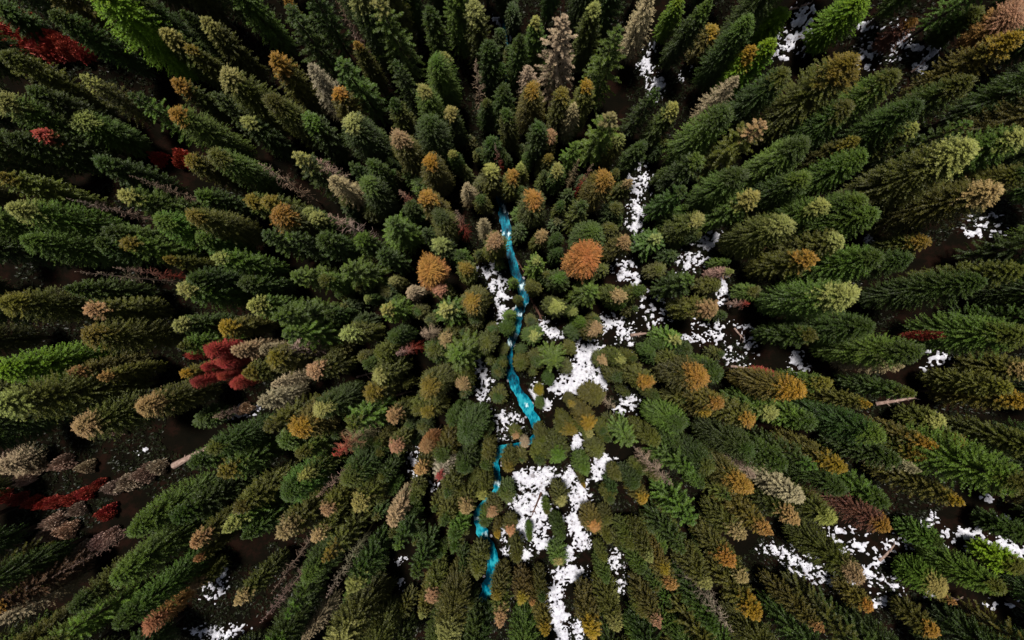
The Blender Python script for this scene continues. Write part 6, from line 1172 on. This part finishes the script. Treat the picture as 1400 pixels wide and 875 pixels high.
def bare_branches(seed, dense):
    r = np.random.default_rng(seed)
    bag = Bag(); z = .25; depth = H0*.78
    while z < depth:
        u = z/depth; rad = R0*np.interp(u, [0, .15, .4, .75, 1], [.12, .5, .9, 1, .75])
        for i in range(r.integers(3, 5+dense)):
            a = r.uniform(0, 6.283); ln = rad*r.uniform(.45, 1.1); el = .5-.8*u+r.normal(0, .2)
            ss = np.linspace(0, 1, 4); hr = ln*ss*math.cos(el); hz = ln*ss*math.sin(el)-.22*ln*ss**2
            aa = a+np.cumsum(r.normal(0, .08, 4))
            P = np.stack([np.cos(aa)*hr, np.sin(aa)*hr, H0-z+hz], -1)
            tn = r.random()
            co, F = tube(P, .035*(1-ss*.7)+.006, 3); bag.add(co, F, tn)
            for j in range(3+2*dense):
                s_ = r.uniform(.25, 1); p = P[0]*(1-s_)+P[-1]*s_; p[2] = np.interp(s_, ss, P[:, 2])
                b = a+r.choice([-1, 1])*r.uniform(.4, 1.1); l2 = ln*r.uniform(.18, .42)
                q = p+np.array([math.cos(b)*l2, math.sin(b)*l2, l2*r.normal(-.05, .35)])
                m_ = (p+q)/2+r.normal(0, .04, 3)
                co, F = tube([p, m_, q], [.02, .017, .006], 3); bag.add(co, F, np.clip(tn+r.normal(0, .15), 0, 1))
        z += r.uniform(.28, .6)*(1 if dense else 1.25)
    me = bag.mesh('bare_crown', M_BARE)
    co = np.zeros(len(me.vertices)*3, np.float32); me.vertices.foreach_get('co', co)
    at = me.attributes.new('down', 'FLOAT', 'POINT'); at.data.foreach_set('value', ((H0-co.reshape(-1, 3)[:, 2])/H0).astype(np.float32))
    return me

def shrub_mesh(seed):
    r = np.random.default_rng(seed); n_ = 2600
    th = r.uniform(0, 6.283, n_); ph = np.arccos(r.uniform(-.1, 1, n_)); rr = r.uniform(.55, 1.0, n_)**.6
    lump = 1+.25*np.sin(3*th+seed)+.2*np.sin(5*th+2*ph+seed*2)
    d = np.stack([np.cos(th)*np.sin(ph), np.sin(th)*np.sin(ph), np.cos(ph)], -1)
    p = d*(rr*lump)[:, None]*np.array([1, 1, .9]) + np.array([0, 0, .35])
    d2 = d+r.normal(0, .5, (n_, 3)); d2 /= np.linalg.norm(d2, axis=1)[:, None]
    w_ = np.cross(d2, r.normal(0, 1, (n_, 3))); w_ /= np.linalg.norm(w_, axis=1)[:, None]
    ln = r.uniform(.12, .26, n_)[:, None]
    co = np.stack([p, p+d2*ln*.5+w_*ln*.35, p+d2*ln, p+d2*ln*.5-w_*ln*.35], 1).reshape(-1, 3)
    bag = Bag()
    for i in range(7):
        a = r.uniform(0, 6.28); e = np.array([math.cos(a)*.6, math.sin(a)*.6, .9])
        c_, F = tube([np.array([0, 0, -.2]), e*.5+r.normal(0, .05, 3), e], [.05, .035, .012], 5); bag.add(c_, F, r.random())
    lf = mesh_from('leaves', co, np.arange(len(co)), np.full(n_, 4), M_NEEDLE, {'tone': np.repeat(r.random(n_), 4), 'down': np.zeros(len(co))})
    stm = bag.mesh('stems', M_BARK, True)
    return lf, stm

KINDS = {}
for kind, nv, sd in (('spruce', 7, 100), ('fine', 4, 700), ('star', 4, 200), ('broad', 4, 300), ('thin', 4, 400)):
    KINDS[kind] = []
    for i in range(nv):
        tm, sw, zs = trunk_mesh(sd+i)
        KINDS[kind].append(('crown', crown_mesh(kind, sd+i), tm))
KINDS['bare'] = [('crown', bare_branches(500+i, i % 2), trunk_mesh(500+i, True)[0]) for i in range(6)]
KINDS['shrub'] = [('leaves',)+shrub_mesh(600+i) for i in range(4)]

COL = {'G': (0.034, 0.058, 0.0065), 'B': (0.064, 0.110, 0.011), 'L': (0.115, 0.195, 0.008), 'O': (0.068, 0.074, 0.009), 'V': (0.085, 0.076, 0.011),
       'Y': (0.25, 0.165, 0.014), 'y': (0.15, 0.120, 0.014), 'A': (0.27, 0.145, 0.022), 'R': (0.33, 0.17, 0.052), 'P': (0.33, 0.265, 0.15), 'W': (0.20, 0.168, 0.082), 'p': (0.23, 0.235, 0.062),  # pale and lighter green tops put the look of lit tips into colour
       'Q': (0.30, 0.20, 0.085), 'J': (0.32, 0.18, 0.085), 'S': (0.38, 0.27, 0.20), 'Z': (0.39, 0.175, 0.050), 'X': (0.34, 0.062, 0.042), 'K': (0.12, 0.055, 0.032)}
KEYS = {'S': 'spruce', 'E': 'fine', 'F': 'star', 'B': 'broad', 'T': 'thin', 'N': 'bare', 'U': 'shrub'}
NAME = {'m': 'red_leaved_tree', 's': 'spruce_tree', 'f': 'fir_tree', 'o': 'pine_tree', 'l': 'larch_tree', 'd': 'pale_spruce_tree', 'b': 'bare_tree', 'u': 'red_shrub', 'v': 'dry_shrub'}  # conifers split into spruce, fir and pine by colour and crown shape only
GROUP = {'m': 'small red leaved trees', 'f': 'firs with open radiating branches', 'o': 'olive coloured pines', 's': 'green spruces of the forest', 'l': 'golden and orange larches', 'd': 'pale topped spruces', 'b': 'bare dead trees', 'u': 'red shrubs', 'v': 'pale dry shrubs'}
CAT = {'m': 'tree', 'f': 'tree', 'o': 'tree', 's': 'tree', 'l': 'tree', 'd': 'tree', 'b': 'dead tree', 'u': 'shrub', 'v': 'shrub'}

def colour(k, r, amt=.22):
    c = np.array(COL[k])*r.uniform(1-amt, 1+amt)*(1+r.normal(0, .06, 3))
    return tuple(float(v) for v in np.clip(c, .003, .9))

# one tree per line: kind, shape, variant, x, y, height, radius, base colour, top colour, lean x, lean y, label
for i, line in enumerate(TREES.strip().split('\n')):
    kd, sh, va, x, y, h, rad, cb, ct, lx, ly, rz, label = line.split('|')
    x, y, h, rad = float(x), float(y), float(h), float(rad)
    r = np.random.default_rng(9000+int(float(x)*977)+int(float(y)*7919) & 0xfffffff)
    pn, pm, tm = KINDS[KEYS[sh]][int(va) % len(KINDS[KEYS[sh]])]
    e = bpy.data.objects.new(NAME[kd], None); C.objects.link(e)
    e.empty_display_size = .5
    z = float(ground_z(np.array([x]), np.array([y]))[0])
    e.location = (x, y, z-.05); e.rotation_euler = (math.radians(float(lx)), math.radians(float(ly)), math.radians(float(rz)))
    e.rotation_mode = 'XYZ'
    e.scale = (rad/R0, rad/R0, h/H0) if sh != 'U' else (rad, rad, h)
    e['label'] = label; e['category'] = CAT[kd]; e['group'] = GROUP[kd]
    cr = link(pn, pm, e); tr = link('stems' if sh == 'U' else 'trunk', tm, e)
    for o in (cr, tr):
        o.color = (*colour(cb, r), 1); o['tip_colour'] = colour(ct, r, .15); o['tip_reach'] = float(r.uniform(.5, .9) if cb == 'W' else r.uniform(.11, .22) if ct in 'QJ' else r.uniform(.07, .19))

# ------------------------------------------------------------------ fallen logs and stones
for j, (ax, ay, bx, by, rad, dark, label) in enumerate(LOGS):
    r = np.random.default_rng(40+j)
    L0 = math.hypot(bx-ax, by-ay); k = max(4, int(L0/.8))
    tt = np.linspace(0, 1, k); px = ax+(bx-ax)*tt+np.cumsum(r.normal(0, .03, k)); py = ay+(by-ay)*tt+np.cumsum(r.normal(0, .03, k))
    gz = ground_z(px, py); pz = np.maximum(np.linspace(gz[0], gz[-1], k), gz)+rad*.75
    e = bpy.data.objects.new('fallen_log', None); C.objects.link(e); e.location = (px[0], py[0], pz[0]-rad)
    O = np.array([px[0], py[0], pz[0]-rad])
    P = np.stack([px, py, pz], -1)-O
    co, F = tube(P, rad*(1-.55*tt), 8, .18, r); bag = Bag(); bag.add(co, F, .6)
    link('trunk', bag.mesh('log_trunk', M_DARKLOG if dark else M_LOG, True), e)
    for s_ in range(3+int(L0)):
        i = r.integers(1, k); a = math.atan2(by-ay, bx-ax)+r.choice([-1, 1])*r.uniform(.5, 1.3); l2 = r.uniform(.3, .9)
        q = P[i]+np.array([math.cos(a)*l2, math.sin(a)*l2, r.uniform(.05, .5)])
        co, F = tube([P[i], (P[i]+q)/2+r.normal(0, .04, 3), q], [rad*.35, rad*.22, rad*.08], 5); b2 = Bag(); b2.add(co, F, .5)
        link('branch_stub', b2.mesh('branch_stub', M_DARKLOG if dark else M_LOG, True), e)
    e['label'] = label; e['category'] = 'log'; e['group'] = 'fallen logs'

def stone_mesh(seed):
    import bmesh
    bm = bmesh.new(); bmesh.ops.create_icosphere(bm, subdivisions=3, radius=1)
    r = np.random.default_rng(seed); ks = r.normal(0, 1, (7, 3)); ph = r.uniform(0, 6.28, 7)
    for v in bm.verts:
        p = np.array(v.co); f = 1+sum(.10*math.sin(1.7*p.dot(k)+q) for k, q in zip(ks, ph))
        v.co = v.co*f; v.co.z *= .6
    for f in bm.faces: f.smooth = True
    me = bpy.data.meshes.new('stone'); bm.to_mesh(me); bm.free(); me.materials.append(M_STONE); return me
SM = [stone_mesh(i) for i in range(4)]
for j, (x, y, rad, label) in enumerate(STONES):
    o = link('stone', SM[j % 4]); z = float(ground_z(np.array([x]), np.array([y]))[0]) + (.35 if creek_dist(np.array([x]), np.array([y]))[0][0] < .7 else .12)
    o.location = (x, y, z); o.scale = (rad, rad*.8, rad*.9); o.rotation_euler = (0, 0, j*1.3)
    o['label'] = label; o['category'] = 'stone'; o['group'] = 'small stones lining the creek' if label.startswith('small grey') else 'larger stones by the creek'

# ------------------------------------------------------------------ camera, light, world
cam = bpy.data.cameras.new('drone_camera'); co_ = link('drone_camera', cam); co_.location = (0, 0, CAM_H); co_.rotation_euler = (0, 0, 0)
cam.sensor_fit = 'HORIZONTAL'; cam.sensor_width = 36; cam.lens = 36*600.0/1400; cam.clip_end = 2000; cam.clip_start = .5
bpy.context.scene.camera = co_

EL, AZ = math.radians(77), math.radians(-30)      # azimuth clockwise from +y
sd_ = bpy.data.lights.new('sun', 'SUN'); sd_.energy = 5.0; sd_.angle = math.radians(8); sd_.color = (1.0, .95, .88)
so = link('sun', sd_)
from mathutils import Vector
dirv = Vector((math.sin(AZ)*math.cos(EL), math.cos(AZ)*math.cos(EL), math.sin(EL)))
so.rotation_euler = dirv.to_track_quat('Z', 'Y').to_euler(); so.location = dirv*200
wd = bpy.data.worlds.new('World'); bpy.context.scene.world = wd; wd.use_nodes = True
nt = wd.node_tree; nt.nodes.clear()
sk = nt.nodes.new('ShaderNodeTexSky'); sk.sky_type = 'NISHITA'; sk.sun_disc = False; sk.sun_elevation = EL; sk.sun_rotation = AZ
bg = nt.nodes.new('ShaderNodeBackground'); bg.inputs['Strength'].default_value = 0.05
ow = nt.nodes.new('ShaderNodeOutputWorld'); hz = nt.nodes.new('ShaderNodeHueSaturation'); hz.inputs['Saturation'].default_value = .45; nt.links.new(sk.outputs[0], hz.inputs['Color']); nt.links.new(hz.outputs[0], bg.inputs[0]); nt.links.new(bg.outputs[0], ow.inputs[0])
sc = bpy.context.scene
sc.view_settings.view_transform = 'Standard'; sc.view_settings.look = 'None'; sc.view_settings.gamma = 1; sc.view_settings.use_curve_mapping = False
sc.view_settings.exposure = 0.02
sc.cycles.max_bounces = 5; sc.cycles.diffuse_bounces = 2; sc.cycles.transmission_bounces = 3; sc.cycles.glossy_bounces = 1
sc.cycles.use_adaptive_sampling = True; sc.cycles.adaptive_threshold = .02
